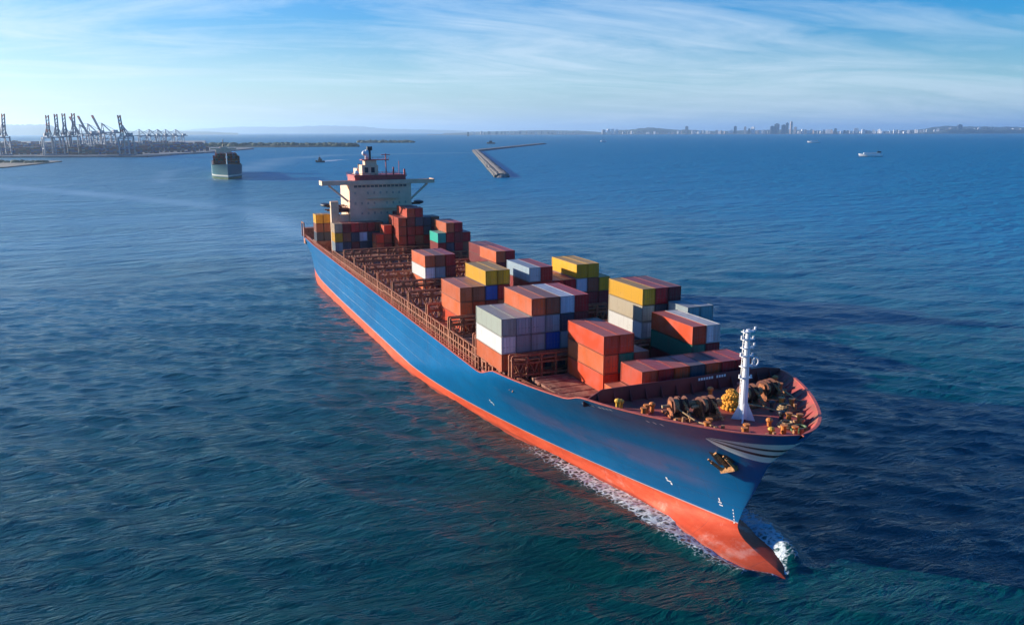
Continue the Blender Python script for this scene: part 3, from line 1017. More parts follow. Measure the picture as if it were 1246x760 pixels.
# lifeboats on both sides, with their davits
for s, yy in ((-1, -15.6), (1, 13.9)):
    b = MB()
    b.ball((XF - 6, yy, 27.0), 3.0, 1.5, 0.6, 14, 8)
    lb = b.build('lifeboat', M['black'], sup, True)
    b = MB()
    for x in (XF - 4, XF - 8):
        b.bar((x, s * 9.4, 25.2), (x, yy, 25.4), 0.35)
        b.bar((x, s * 9.4, 26.6), (x, yy, 26.5), 0.3)
    b.build('davit', M['lash_dark'], lb)
# provision crane and clutter on the starboard side deck
b = MB()
b.box(XF - 3.2, XF - 1.2, -14.8, -12.5, 10.0, 28.3)
b.box(XF - 8.5, XF - 5.6, -13.6, -9.4, 14.0, 23.4)
b.box(XF - 3.6, XF - 0.8, -12.5, -9.4, 18.0, 24.2)
sc_ = b.build('stair_tower', M['tan'], sup)
b = MB()
b.bar((XF - 2.2, -13.6, 27.8), (XF - 2.2, -9.5, 25.0), 0.5)
b.bar((XF - 1.0, -12.5, 24.3), (XF - 1.0, -9.6, 22.0), 0.35)
b.box(XF - 5, XF - 1, -12.4, -9.5, 25.0, 26.2)
b.build('derrick', M['lash_dark'], sc_)
b = MB()
b.box(-227, -223.5, -16, -12, 9.9, 15.5)
b.build('mooring_house', M['lash'], ship)
MB().box(-226, -221, 4, 12, 9.9, 14.6).build('mooring_house', M['lash'], ship)
b = MB()
b.bar((-227.5, -16.3, 12.3), (-227.5, -16.3, 17.6), 0.35)
b.bar((-222.5, -16.3, 12.3), (-222.5, -16.3, 17.6), 0.35)
b.bar((-227.5, -16.3, 17.4), (-222.5, -16.3, 17.4), 0.35)
b.build('stern_frame', M['lash'], ship)

# ---------------- foremast
fm = empty('foremast'); fm.parent = ship
fm.location = (-0.9, -0.2, 15.75)
b = MB()
b.tube((0, 0, 0.2), (0, 0, 8.2), 0.46, 0.34, 12)
b.tube((0, 0, 8.2), (0, 0, 10.9), 0.34, 0.24, 12)
for k in range(4):
    a = R(45 + 90 * k)
    c, s = math.cos(a), math.sin(a)
    b.add([(0.3 * c, 0.3 * s, 2.4), (1.35 * c, 1.35 * s, 0.02), (0.3 * c, 0.3 * s, 0.02),
           (0.3 * c - 0.14 * s, 0.3 * s + 0.14 * c, 2.4), (1.35 * c - 0.14 * s, 1.35 * s + 0.14 * c, 0.02), (0.3 * c - 0.14 * s, 0.3 * s + 0.14 * c, 0.02)],
          [(0, 1, 2), (3, 5, 4), (0, 3, 4, 1)])
pole = b.build('pole', M['white'], fm)
for k, z in enumerate((5.1, 6.5, 7.7, 8.7, 9.7, 10.6)):
    b = MB()
    s = -1 if k % 2 == 0 else 1
    b.box(-0.35, 0.35, -0.75, 0.75, z, z + 0.08)
    b.bar((0, 0, z + 0.04), (0.1, 0.95 * s, z + 0.25), 0.1)
    b.tube((0.1, 0.9 * s, z + 0.15), (0.1, 0.9 * s, z + 0.55), 0.14, 0.14, 8)
    b.tube((0.1, -0.7 * s, z + 0.08), (0.1, -0.7 * s, z + 0.36), 0.11, 0.11, 8)
    b.build('lamp_bracket', M['white'], fm)
b = MB()
for k in range(12):
    a0 = 2 * math.pi * k / 12; a1 = 2 * math.pi * (k + 1) / 12
    b.tube((0.2, 1.15 + 0.38 * math.cos(a0), 7.0 + 0.5 * math.sin(a0)), (0.2, 1.15 + 0.38 * math.cos(a1), 7.0 + 0.5 * math.sin(a1)), 0.09, 0.09, 6)
b.bar((0.1, 0.2, 6.6), (0.2, 1.2, 6.5), 0.12)
b.build('horn', M['white'], fm)
b = MB()
b.bar((-0.5, -0.28, 0.3), (-0.45, -0.28, 10.6), 0.06); b.bar((-0.5, 0.28, 0.3), (-0.45, 0.28, 10.6), 0.06)
for k in range(26): b.bar((-0.48, -0.28, 0.6 + 0.39 * k), (-0.48, 0.28, 0.6 + 0.39 * k), 0.05)
b.build('ladder', M['white'], fm)

# ---------------- forecastle gear
DZ = 15.76
def on_deck(x, y, m=0.9):
    x = min(x, 5.9)
    l = max(0.0, hb(x, 15.76) - m)
    return x, max(-l, min(l, y))
def windlass(x, y, rz, rope='rope'):
    w = empty('windlass', (x, y, DZ), rz); w.parent = ship; w.scale = (0.86,) * 3
    b = MB()
    b.box(-2.3, 2.3, -1.5, 1.5, 0, 0.3)
    for yy in (-1.35, -0.25, 0.95):
        b.add([(-1.1, yy, 0.3), (1.1, yy, 0.3), (0.45, yy, 2.35), (-0.45, yy, 2.35), (-1.1, yy + 0.22, 0.3), (1.1, yy + 0.22, 0.3), (0.45, yy + 0.22, 2.35), (-0.45, yy + 0.22, 2.35)],
              [(0, 1, 2, 3), (7, 6, 5, 4), (1, 5, 6, 2), (0, 3, 7, 4), (3, 2, 6, 7)])
    b.build('frame', M['rustgear'], w)
    b = MB()
    b.tube((0, -1.1, 1.55), (0, -0.3, 1.55), 0.95, 0.95, 16)
    b.tube((0, -2.5, 1.55), (0, 2.4, 1.55), 0.22, 0.22, 10)
    b.build('drum', M[rope], w)
    b = MB()
    for yy in (-1.12, -0.3, -0.02, 0.9): b.tube((0, yy, 1.55), (0, yy + 0.08, 1.55), 1.28, 1.28, 18)
    b.tube((0, 0.06, 1.55), (0, 0.85, 1.55), 0.8, 0.8, 14)
    b.build('flange', M['lash_dark'], w)
    b = MB()
    b.tube((0, 1.2, 1.55), (0, 1.5, 1.55), 0.5, 0.62, 12); b.tube((0, 1.5, 1.55), (0, 2.3, 1.55), 0.36, 0.62, 12)
    b.build('warping_head', M['gold'], w)
    b = MB()
    pts = [(0.5, 0.4, 2.2), (1.4, 0.4, 1.9), (2.4, 0.4, 0.9), (3.1, 0.4, 0.15)]
    for a, c in zip(pts[:-1], pts[1:]):
        for k in range(4):
            p = Vector(a).lerp(Vector(c), k / 4); r_ = Vector(a).lerp(Vector(c), (k + 0.8) / 4)
            b.bar(p, r_, 0.42 if k % 2 else 0.2, 0.2 if k % 2 else 0.42)
    b.build('anchor_chain', M['gold'], w)
    return w
windlass(-5.0, -6.4, R(-8))
windlass(-3.9, -3.3, R(4), 'rope')
windlass(-5.6, 4.2, R(6))
windlass(-6.4, 7.8, R(12), 'rope')
# yellow rope pile, covered reels
b = MB()
for k in range(9):
    rr_ = 1.25 - 0.09 * k; ox = 0.22 * math.sin(k * 2.1); oy = 0.25 * math.cos(k * 1.7)
    b.path([(-4.6 + ox + rr_ * math.cos(q * 0.45), 0.9 + oy + rr_ * math.sin(q * 0.45), DZ + 0.16 + 0.24 * k + 0.1 * math.sin(q * 1.3 + k)) for q in range(15)], 0.2, 6)
    b.path([(-4.6 + ox + rr_ * 0.6 * math.cos(q * 0.45 + 2), 0.9 + oy + rr_ * 0.6 * math.sin(q * 0.45 + 2), DZ + 0.16 + 0.26 * k) for q in range(15)], 0.2, 6)
b.build('rope_pile', M['yrope'], ship, True)
for (x, y) in ((3.3, -3.2), (5.2, 1.3), (0.2, -6.9), (2.2, 6.6), (-6.8, -11.2), (-8.2, 12.3), (-2.6, 9.6)):
    x, y = on_deck(x, y, 1.8)
    t = empty('bollard', (x, y, DZ), math.atan2(-1 if y < 0 else 1, 0.9)); t.parent = ship
    b = MB(); b.box(-1.1, 1.1, -0.42, 0.42, 0, 0.16); b.build('base', M['rim'], t)
    for s in (-1, 1):
        b = MB(); b.tube((0.6 * s, 0, 0.16), (0.6 * s, 0, 1.0), 0.30, 0.30, 12); b.tube((0.6 * s, 0, 1.0), (0.6 * s, 0, 1.14), 0.40, 0.40, 12)
        b.build('post', M['orange'], t)
for (x, y) in ((5.6, -1.6), (6.2, 2.6), (1.6, -5.6), (-2.4, -8.9), (3.4, 5.2), (-1.1, 9.9), (-6.3, 12.2)):
    x, y = on_deck(x, y, 1.4)
    t = empty('fairlead', (x, y, DZ)); t.parent = ship
    b = MB(); b.tube((0, -0.5, 0), (0, -0.5, 0.85), 0.27, 0.2, 10); b.tube((0, 0.5, 0), (0, 0.5, 0.85), 0.27, 0.2, 10); b.box(-0.45, 0.45, -0.95, 0.95, 0, 0.14)
    b.build('roller', M['gold'], t)
for (x, y, mm) in ((2.9, 2.9, 'rope'), (4.7, 3.6, 'green'), (-1.9, 6.8, 'rope')):
    b = MB()
    for q in range(3):
        rr = 0.95 - 0.16 * q
        p = [(rr * math.cos(2 * math.pi * k / 14), rr * math.sin(2 * math.pi * k / 14), 0.12 + 0.2 * q) for k in range(15)]
        b.path(p, 0.13, 6)
    b.build('rope_coil', M[mm], ship, loc=(*on_deck(x, y, 1.2), DZ))
for (x, y, mm, h) in ((-9.4, -12.2, 'yellow', 1.5), (-9.9, -11.4, 'yellow', 1.1), (-10.6, 12.6, 'orange', 1.1), (-7.3, -8.6, 'orange', 1.2), (0.9, 3.9, 'black', 1.0), (1.9, 1.3, 'orange', 0.8), (4.4, -0.5, 'yellow', 0.8), (-2.0, 4.9, 'black', 1.3), (-9.6, 1.5, 'orange', 1.2), (-9.4, 5.9, 'rim', 1.4)):
    b = MB(); b.tube((0, 0, 0), (0, 0, h * 0.75), 0.26, 0.26, 10); b.ball((0, 0, h * 0.85), 0.42, 0.42, 0.3)
    b.build('vent', M[mm], ship, loc=(*on_deck(x, y, 0.8), DZ))
b = MB()
for pts in ([(-4.4, 1.6, DZ + 0.9), (-2.2, 3.9, DZ + 0.6), (1.0, 5.9, DZ + 0.25), (3.4, 5.2, DZ + 0.7)],
            [(-5.0, -7.2, DZ + 1.4), (-1.4, -6.2, DZ + 0.4), (1.6, -5.6, DZ + 0.7)],
            [(-5.0, 8.9, DZ + 1.4), (-3.0, 9.7, DZ + 0.5), (-1.1, 9.9, DZ + 0.7)]):
    MB().path(pts, 0.09, 6).build('mooring_line', M['rope'], ship)


# ---------------- anchors in their hull pockets
for s in (-1, 1):
    x = -0.3
    z = 11.3
    y = hb(x, z)
    e = 0.3
    dyz = (hb(x, z + e) - hb(x, z - e)) / (2 * e); dyx = (hb(x + e, z) - hb(x - e, z)) / (2 * e)
    nrm = Vector((-dyx, 1, -dyz)).normalized(); nrm.y *= s
    dn = Vector((0.35, s * dyx * 0.35 - 0 * s, 0)) + Vector((0, -s * dyz, -1)); dn = (dn - nrm * dn.dot(nrm)).normalized()
    sd = dn.cross(nrm).normalized()
    o = Vector((x, s * y, z))
    anc = empty('anchor'); anc.parent = ship
    b = MB()
    b.bar(o - dn * 1.6 + nrm * 0.3, o + dn * 1.0 + nrm * 0.35, 0.42, 0.42)
    b.bar(o + dn * 1.0 - sd * 1.15 + nrm * 0.4, o + dn * 1.0 + sd * 1.15 + nrm * 0.4, 0.7, 0.6)
    for q in (-1, 1):
        b.bar(o + dn * 1.0 + sd * 1.0 * q + nrm * 0.42, o - dn * 0.7 + sd * 1.25 * q + nrm * 0.6, 0.5, 0.3)
        b.bar(o - dn * 0.7 + sd * 1.25 * q + nrm * 0.6, o - dn * 1.25 + sd * 1.25 * q + nrm * 0.65, 0.22, 0.2)
    b.build('anchor_body', M['gold'], anc)
    b = MB()
    vs = [o - dn * 2.2 - sd * 0.9 + nrm * 0.06, o - dn * 2.2 + sd * 0.9 + nrm * 0.06, o + dn * 0.4 + sd * 1.3 + nrm * 0.08, o + dn * 0.4 - sd * 1.3 + nrm * 0.08]
    b.add(vs + [v - nrm * 0.5 for v in vs], [(0, 1, 2, 3), (0, 4, 5, 1), (1, 5, 6, 2), (2, 6, 7, 3), (3, 7, 4, 0), (7, 6, 5, 4)])
    b.build('anchor_pocket', M['black'], anc)
# painted marks on the bow flank: thruster and draught marks
b = MB()
def flank_patch(x, z, w, h, s=-1):
    w *= 0.8; h *= 0.8
    p = []
    for (dx, dz) in ((-w, -h), (w, -h), (w, h), (-w, h)):
        xx, zz = x + dx, z + dz
        p.append((xx, s * (hb(xx, zz) + 0.03), zz))
    b.add(p, [(0, 1, 2, 3)] if s < 0 else [(3, 2, 1, 0)])
for (x, z) in ((-10.2, 4.9), (-47.0, 5.4)):
    flank_patch(x, z, 0.42, 0.12); flank_patch(x - 0.25, z + 0.32, 0.16, 0.2); flank_patch(x + 0.28, z - 0.3, 0.16, 0.18)
for (x, z) in ((-3.0, 4.6),):
    flank_patch(x, z, 0.3, 0.1); flank_patch(x, z + 0.4, 0.1, 0.3); flank_patch(x + 0.1, z - 0.35, 0.3, 0.1)
for k in range(5): flank_patch(-1.35, 2.5 + 0.42 * k, 0.08, 0.13)
for k in range(9):                   # the name, too small to read
    if k == 4: continue
    flank_patch(-13.9 + 0.62 * k, 15.55 + 0.08 * k, 0.2, 0.17)
for k in range(3): flank_patch(-4.9 + 0.8 * k, 15.7, 0.15, 0.2)
b.build('hull_marks', M['white'], ship)

# ------------------------------------------------------------------ shipping containers
KOL = {'OR': ((0.66, 0.175, 0.080), 'orange'), 'RO': ((0.62, 0.100, 0.052), 'red orange'), 'RD': ((0.44, 0.022, 0.028), 'bright red'),
       'BR': ((0.30, 0.10, 0.055), 'brown'), 'MR': ((0.24, 0.028, 0.030), 'dark red'), 'YE': ((0.74, 0.40, 0.04), 'yellow'),
       'WH': ((0.68, 0.67, 0.62), 'white'), 'LB': ((0.58, 0.64, 0.70), 'pale blue'), 'GY': ((0.29, 0.345, 0.35), 'grey'),
       'SL': ((0.37, 0.40, 0.33), 'grey green'), 'BE': ((0.55, 0.47, 0.33), 'beige'), 'BL': ((0.015, 0.09, 0.36), 'blue'),
       'TE': ((0.03, 0.45, 0.33), 'turquoise'), 'DG': ((0.015, 0.20, 0.12), 'dark green'), 'NV': ((0.035, 0.055, 0.085), 'navy'),
       'TA': ((0.56, 0.40, 0.25), 'tan'), 'SB': ((0.36, 0.46, 0.51), 'pale steel blue')}
WID = 2.33
def container_meshes(L, H):
    b = MB()
    w = WID / 2
    # corner posts, rails
    for x in (-L, -0.14):
        for y in (-w, w - 0.14):
            b.box(x, x + 0.14, y, y + 0.14, 0, H)
    for y in (-w, w - 0.12):
        b.box(-L + 0.14, -0.14, y, y + 0.12, H - 0.13, H); b.box(-L + 0.14, -0.14, y, y + 0.12, 0, 0.16)
    for x in (-L, -0.12):
        b.box(x, x + 0.12, -w + 0.14, w - 0.14, H - 0.13, H); b.box(x, x + 0.12, -w + 0.14, w - 0.14, 0, 0.16)
    nframe = len(b.f)
    # corrugated sides
    n = int(L / 0.29)
    xs_c = []
    for k in range(n):
        x = -L + 0.14 + (L - 0.28) * k / n; dx = (L - 0.28) / n
        xs_c += [(x, 0.055), (x + dx * 0.32, 0.055), (x + dx * 0.5, 0.02), (x + dx * 0.82, 0.02)]
    xs_c.append((-0.14, 0.055))
    for s in (-1, 1):
        for (xa, da), (xb, db) in zip(xs_c[:-1], xs_c[1:]):
            f = [(xa, s * (w - da), 0.16), (xb, s * (w - db), 0.16), (xb, s * (w - db), H - 0.13), (xa, s * (w - da), H - 0.13)]
            b.add(f, [(0, 1, 2, 3)] if s < 0 else [(3, 2, 1, 0)])
    b.add([(-L + 0.05, -w + 0.14, 0.16), (-L + 0.05, w - 0.14, 0.16), (-L + 0.05, w - 0.14, H - 0.13), (-L + 0.05, -w + 0.14, H - 0.13)], [(3, 2, 1, 0)])
    # roof with shallow ribs, floor
    m = int(L / 0.6)
    for k in range(m):
        xa = -L + 0.12 + (L - 0.24) * k / m; xb = -L + 0.12 + (L - 0.24) * (k + 1) / m; xm = (xa + xb) / 2
        za, zm = H - 0.05, H - 0.02
        b.add([(xa, -w + 0.12, za), (xm, -w + 0.12, zm), (xm, w - 0.12, zm), (xa, w - 0.12, za)], [(0, 1, 2, 3)])
        b.add([(xm, -w + 0.12, zm), (xb, -w + 0.12, za), (xb, w - 0.12, za), (xm, w - 0.12, zm)], [(0, 1, 2, 3)])
    b.add([(-L + 0.12, -w + 0.12, 0.08), (-0.12, -w + 0.12, 0.08), (-0.12, w - 0.12, 0.08), (-L + 0.12, w - 0.12, 0.08)], [(3, 2, 1, 0)])
    body = b.mesh('container_body')
    body.materials.append(M['container']); body.materials.append(M['container_frame'])
    body.polygons.foreach_set('material_index', [1] * nframe + [0] * (len(b.f) - nframe))
    doors = []
    for s in (-1, 1):
        d = MB()
        y0, y1 = (-w + 0.15, -0.01) if s < 0 else (0.01, w - 0.15)
        d.box(-0.10, -0.05, y0, y1, 0.17, H - 0.14)
        for q in range(3):
            z = 0.5 + q * (H - 1.0) / 2.6
            d.box(-0.05, -0.03, y0 + 0.05, y1 - 0.05, z, z + 0.5)
        doors.append(d.mesh('door'))
    rods = []
    for s in (-1, 1):
        d = MB()
        for q in (0.28, 0.8):
            d.box(-0.028, 0.012, s * q - 0.03, s * q + 0.03, 0.22, H - 0.2)
            d.box(-0.028, 0.03, s * q - 0.08, s * q + 0.22 * 1, 0.95, 1.05)
        rods.append(d.mesh('lock_rod'))
    for me in doors + rods: me.materials.append(M['container'])
    return body, doors, rods
_cache = {}
def container(x, y, z, L, H, k, label):
    key = (L, H)
    if key not in _cache:
        body, doors, rods = container_meshes(L, H)
        root = obj('shipping_container', body)
        for dm, rm in zip(doors, rods):
            d = obj('door', dm, root); obj('lock_rod', rm, d)
        _cache[key] = root
        o = root
    else:
        o = copy_tree(_cache[key])
    c = (*KOL[k][0], 1)
    o.color = c
    for d in o.children:
        d.color = c
        for r_ in d.children: r_.color = tuple(v * 0.75 + 0.04 for v in c[:3]) + (1,)
    o.location = (x, y + 1.2, z)
    return tag(o, label, 'container', 'shipping containers stacked on the deck')

ORD = ['first', 'second', 'third', 'fourth', 'fifth', 'sixth', 'seventh', 'eighth', 'ninth', 'tenth', 'eleventh', 'twelfth']
B0, T0 = 13.46, 2.73
S20 = 5.35
# bay: (phrase, base, tier height, [(x of front end, starboard edge y, length, colours from the bottom up)])
BAY = [
 ('bay behind the breakwater', B0, T0, [
   (-13.5, -8.75, S20, 'OR'), (-13.5, -6.3, S20, 'MR RO'), (-13.5, -3.85, S20, 'MR RD'), (-13.5, -1.4, S20, 'MR RO'), (-13.5, 1.05, S20, 'NV NV'),
   (-13.5, 3.5, S20, 'MR RO'), (-13.5, 5.95, S20, 'BR RD'), (-13.5, 8.4, S20, 'MR RD')]),
 ('second bay from bow', B0, T0, [
   (-22.2, -7.1, LEN40, 'RO OR RO'), (-22.2, -4.65, LEN40, 'MR DG RO'), (-22.2, -2.2, LEN40, 'NV BR'),
   (-22.2, 7.3, LEN40, 'MR DG RO'), (-22.2, 9.75, LEN40, 'MR MR WH'),]),
 ('port edge of second bay', B0, 2.98, [(-30.6, 12.2, S20, 'MR GY GY'), (-30.6, 14.6, S20, 'MR NV GY')]),
 ('third bay from bow', B0, T0, [
   (-37.3, -16.05, LEN40, 'OR WH SL'), (-37.3, -13.6, LEN40, 'MR GY GY'), (-37.3, -11.15, LEN40, 'MR GY GY OR'), (-37.3, -8.7, LEN40, 'NV BL GY BR'),
   (-37.3, -6.25, LEN40, 'NV GY NV LB'), (-37.3, -3.8, LEN40, 'NV NV MR RD'), 
   (-37.3, 8.2, LEN40, 'NV WH BE YE'), (-37.3, 10.65, LEN40, 'MR NV NV RD'), (-37.3, 13.1, LEN40, 'MR MR MR MR')]),
 ('fourth bay from bow', B0, T0, [
   (-63.6, -13.4, LEN40, 'RO OR OR'), (-63.6, -10.95, LEN40, 'MR RO BR'), (-63.6, -8.5, LEN40, 'MR MR BL YE'), (-63.6, -6.05, LEN40, 'MR BR RD YE'),
   (-63.6, 0.1, LEN40, 'NV NV MR SB'), (-63.6, 2.55, LEN40, 'NV NV RD RD'), (-63.6, 5.0, LEN40, 'MR MR RD'), (-63.6, 7.45, LEN40, 'MR RD RD'),
   (-63.6, 9.9, LEN40, 'MR RD LB YE'), (-63.6, 12.35, LEN40, 'MR MR BR YE'), (-63.6, 14.8, LEN40, 'NV MR YE')]),
 ('fifth bay from bow', B0, T0, [
   (-103.4, -7.9, LEN40, 'OR WH OR'), (-103.4, -5.45, LEN40, 'MR GY BR'), (-103.4, -3.0, LEN40, 'MR MR RD'),
   (-103.4, 9.3, LEN40, 'MR MR OR'), (-103.4, 11.75, LEN40, 'MR BR RD')]),
 ('sixth bay from bow', B0, 2.5, [(-116.6, 11.2, LEN40, 'MR MR MR'), (-116.6, 13.65, LEN40, 'NV BR MR')]),
 ('seventh bay from bow', B0, T0, [
   (-142.2, 7.5, S20 + 2.2, 'NV MR TE'), (-142.2, 9.95, LEN40, 'MR NV RD OR'), (-142.2, 12.4, LEN40, 'MR RD MR RD'), (-142.2, 14.7, LEN40, 'MR BR RD')]),
 ('front half of eighth bay', 14.2, 2.63, [
   (-157.2, 0.5, S20, 'OR RO RO RO'), (-157.2, 3.1, S20, 'MR RD RD MR RO'), (-157.2, 5.55, S20, 'MR BR RD NV RD'), 
   (-157.2, 8.0, S20, 'MR RD NV NV'), (-157.2, 10.45, S20, 'NV MR MR BR'), (-157.2, 12.9, S20, 'MR NV MR')]),
 ('rear half of eighth bay', 14.2, 2.63, [
   (-163.1, -4.7, S20, 'OR RO'), (-163.1, -2.3, S20, 'MR BR RO'), (-163.1, 0.5, S20, 'MR BR MR RO'), (-163.1, 3.1, S20, 'MR MR BR MR RO'), (-163.1, 5.55, S20, 'MR BR NV MR RD')]),
 ('bay against the bridge front', 14.2, 2.75, [
   (-169.6, -15.5, S20, 'GY YE TA'), (-169.6, -13.05, S20, 'NV BR MR'), (-169.6, -10.6, S20, 'MR NV RD'), (-169.6, -8.15, S20, 'NV LB MR'),
   (-169.6, -5.7, S20, 'NV NV MR'), (-169.6, -3.2, S20, 'MR NV BR'), (-169.6, 3.5, S20, 'MR BR NV MR')]),
 ('stern bay behind the bridge', 13.3, 2.95, [(-203.0, -15.3, S20, 'NV BR YE'), (-203.0, -12.8, S20, 'NV BR YE')]),
]
POSW = {1: ['bottom'], 2: ['bottom', 'top'], 3: ['bottom', 'middle', 'top'], 4: ['bottom', 'lower middle', 'upper middle', 'top'],
        5: ['bottom', 'second', 'middle', 'fourth', 'top']}
b = MB()
b.box(-209, -202.6, -15.6, -9.8, 9.9, 13.28)
b.build('hatch_cover', M['hatch'], ship)
for phrase, base, th, stacks in BAY:
    for i, (xf, y, L, cols) in enumerate(stacks):
        cols = cols.split()
        for t_, k in enumerate(cols):
            where = POSW[len(cols)][t_]
            st = 'only stack' if len(stacks) == 1 else ORD[i] + ' stack from starboard'
            lab = f"{KOL[k][1]} container, {where} of {st}, {phrase}"
            container(xf, y, base + th * t_, L, round(th - 0.09, 3), k, lab)

# ------------------------------------------------------------------ second container ship, coming on behind
def bearing(px):
    d = FX + RT * ((px - 623) / 1023.9)
    return math.atan2(d[1], d[0])
def simple_hull(L, B, H, bow=26, flare=4.0, nx=28, nz=8, z0=-2.0):
    """loft: x forward, bow at x = L / 2"""
    vs = []; fs = []
    for s in (-1, 1):
        for j in range(nz + 1):
            v = j / nz; z = z0 + (H - z0) * v
            xb = L / 2 - flare * (1 - v) ** 1.5
            for i in range(nx + 1):
                tt = (i / nx) ** 2; x = xb - tt * (xb + L / 2)
                Lb = bow * (1.0 + 1.3 * (1 - v))
                u = min((xb - x) / Lb, 1); y = B / 2 * (1 - (1 - u) ** 1.9)
                vs.append((x, s * y, z + (1.5 * max(0, (x - L / 2 + bow) / bow) * v)))
    n = nx + 1; o = n * (nz + 1)
    for si in (0, 1):
        for j in range(nz):
            for i in range(nx):
                a = si * o + j * n + i; f = (a, a + 1, a + n + 1, a + n)
                fs.append(f if si else f[::-1])
    for j in range(nz):
        a = j * n + nx; b_ = o + a; fs.append((a, b_, b_ + n, a + n))
    for i in range(nx):
        a = nz * n + i; fs.append((a, a + 1, o + a + 1, o + a))
    m = bpy.data.meshes.new('hull'); m.from_pydata(vs, [], fs); m.update()
    return m
def banded(name, low, zl, mid, stripe=None):
    t = NT(name)
    tc = t.n('ShaderNodeTexCoord'); sp = t.n('ShaderNodeSeparateXYZ'); t.l(tc.outputs['Object'], sp.inputs[0])
    c = t.mix(t.math('GREATER_THAN', sp.outputs['Z'], zl), low, mid)
    if stripe:
        a, b_, col = stripe
        m_ = t.math('MULTIPLY', t.math('GREATER_THAN', sp.outputs['Z'], a), t.math('LESS_THAN', sp.outputs['Z'], b_))
        c = t.mix(m_, c, col)
    t.l(c, t.b.inputs['Base Color']); t.b.inputs['Roughness'].default_value = 0.5
    return t.m
P2 = far(272, 958)
s2 = empty('container_ship', P2, bearing(272) + math.pi + R(1))
tag(s2, 'distant blue-green container ship coming head on near the left shore', 'ship')
h2 = simple_hull(190, 31, 14.5, bow=24, flare=7)
h2.materials.append(banded('green_hull_paint', (0.06, 0.12, 0.05), 2.0, (0.006, 0.12, 0.16), (3.0, 4.6, (0.62, 0.62, 0.55))))
obj('hull', h2, s2)
b = MB(); b.box(-80, -66, -9, 9, 14.6, 29.5); b.box(-72, -67, -15, 15, 28, 29.8); b.box(-76, -70, -4, 4, 29.5, 31.5)
b.build('deckhouse', M['cream'], s2)
b = MB(); b.tube((-72, 0, 31.5), (-72, 0, 40), 0.7, 0.4, 8); b.bar((-72, -3, 36), (-72, 3, 36), 0.5)
b.build('mast', M['black'], s2)
b = MB(); b.tube((84, 0, 14.6), (84, 0, 27), 0.6, 0.4, 8); b.bar((84, -1.6, 23), (84, 1.6, 23), 0.35)
b.build('foremast', M['white'], s2)
b = MB(); b.box(75, 76, -12, 12, 15, 17.5); b.box(-60, 74, -14.5, 14.5, 14.6, 15.6)
b.build('breakwater', M['lash_dark'], s2)
c2, d2, r2 = container_meshes(10.9, 2.65)
root2 = s2.matrix_basis
cm2 = Matrix.Translation(P2) @ Matrix.Rotation(bearing(272) + math.pi + R(1), 4, 'Z')
pal = ['MR', 'RO', 'NV', 'BR', 'RD', 'GY', 'BL', 'MR']
far_rng = random.Random(4)
for r_ in range(11):
    top = 4 if abs(r_ - 5) < 5 else 3
    for t_ in range(top):
        for bay in ((68, 1), (30, 0)) if t_ == top - 1 else ((68, 1),):
            o = obj('shipping_container', c2)
            o.color = (*KOL[far_rng.choice(pal)][0], 1)
            o.matrix_basis = cm2 @ Matrix.Translation((bay[0], -13.2 + 2.46 * r_ + 1.0, 15.65 + 2.7 * t_ + (2.7 if bay[0] == 30 else 0)))
            if bay[0] == 30:
                o.matrix_basis = cm2 @ Matrix.Translation((30, -13.2 + 2.46 * r_ + 1.0, 15.65 + 2.7 * t_))
            tag(o, 'dull container in the block stacked aboard the distant blue-green ship', 'container', 'containers on the distant blue-green ship')

# ------------------------------------------------------------------ small craft
def craft(name, px, D, L, B, H, ang, label, cat, hullm, hc, decks, mast=None):
    p = far(px, D)
    r_ = empty(name, p, bearing(px) + ang)
    tag(r_, label, cat)
    m = simple_hull(L, B, H, bow=L * 0.3, flare=L * 0.05, nx=16, nz=4, z0=-0.8)
    m.materials.append(hullm)
    obj('hull', m, r_)
    for k, (x0, x1, w, z0, z1, mm) in enumerate(decks):
        b = MB(); b.box(x0, x1, -w, w, z0, z1); b.box(x0 - 0.2, x1 + 0.2, -w - 0.2, w + 0.2, z1, z1 + 0.25)
        d = b.build('cabin' if k == 0 else 'upper_cabin', mm, r_)
        w_ = MB()
        n = max(2, int((x1 - x0) / 2.2))
        for s in (-1, 1):
            for i in range(n):
                xx = x0 + (i + 0.5) * (x1 - x0) / n
                w_.box(xx - 0.5, xx + 0.5, s * w - 0.04, s * w + 0.04, z0 + 0.5 * (z1 - z0), z0 + 0.85 * (z1 - z0))
        w_.build('cabin_windows', M['window'], d)
    if mast:
        b = MB(); b.tube((mast[0], 0, mast[1]), (mast[0], 0, mast[2]), 0.3, 0.15, 8); b.bar((mast[0], -1.6, mast[2] - 2), (mast[0], 1.6, mast[2] - 2), 0.25)
        b.build('mast', M['black'], r_)
    return r_
DK = M['black']; WT = M['white']
dark_hull = banded('dark_hull_paint', (0.05, 0.02, 0.02), 0.3, (0.02, 0.025, 0.035))
white_hull = banded('white_hull_paint', (0.10, 0.03, 0.03), 0.9, (0.74, 0.74, 0.72))
craft('tugboat', 388, 1370, 15, 7, 2.6, R(95), 'small dark tugboat on the open water left of the big ship', 'tugboat', dark_hull, None, [(-3, 3, 2.2, 2.6, 5.5, DK), (-1, 2, 1.5, 5.75, 8, DK)], (0, 8, 13))
craft('tugboat', 597.5, 3380, 34, 12, 6, R(80), 'tiny dark vessel with mast beyond the tip of the bent breakwater', 'boat', dark_hull, None, [(-6, 6, 4, 6, 12, DK)], (0, 12, 34))
craft('ferry', 1062, 1620, 43, 10, 4.2, R(97), 'white ferry with dark trim crossing the blue water at right', 'ferry', white_hull, None, [(-18, 12, 4, 4.2, 7.0, WT), (-19, -12, 3.6, 7.25, 9.6, DK)], (-14, 9.6, 13))
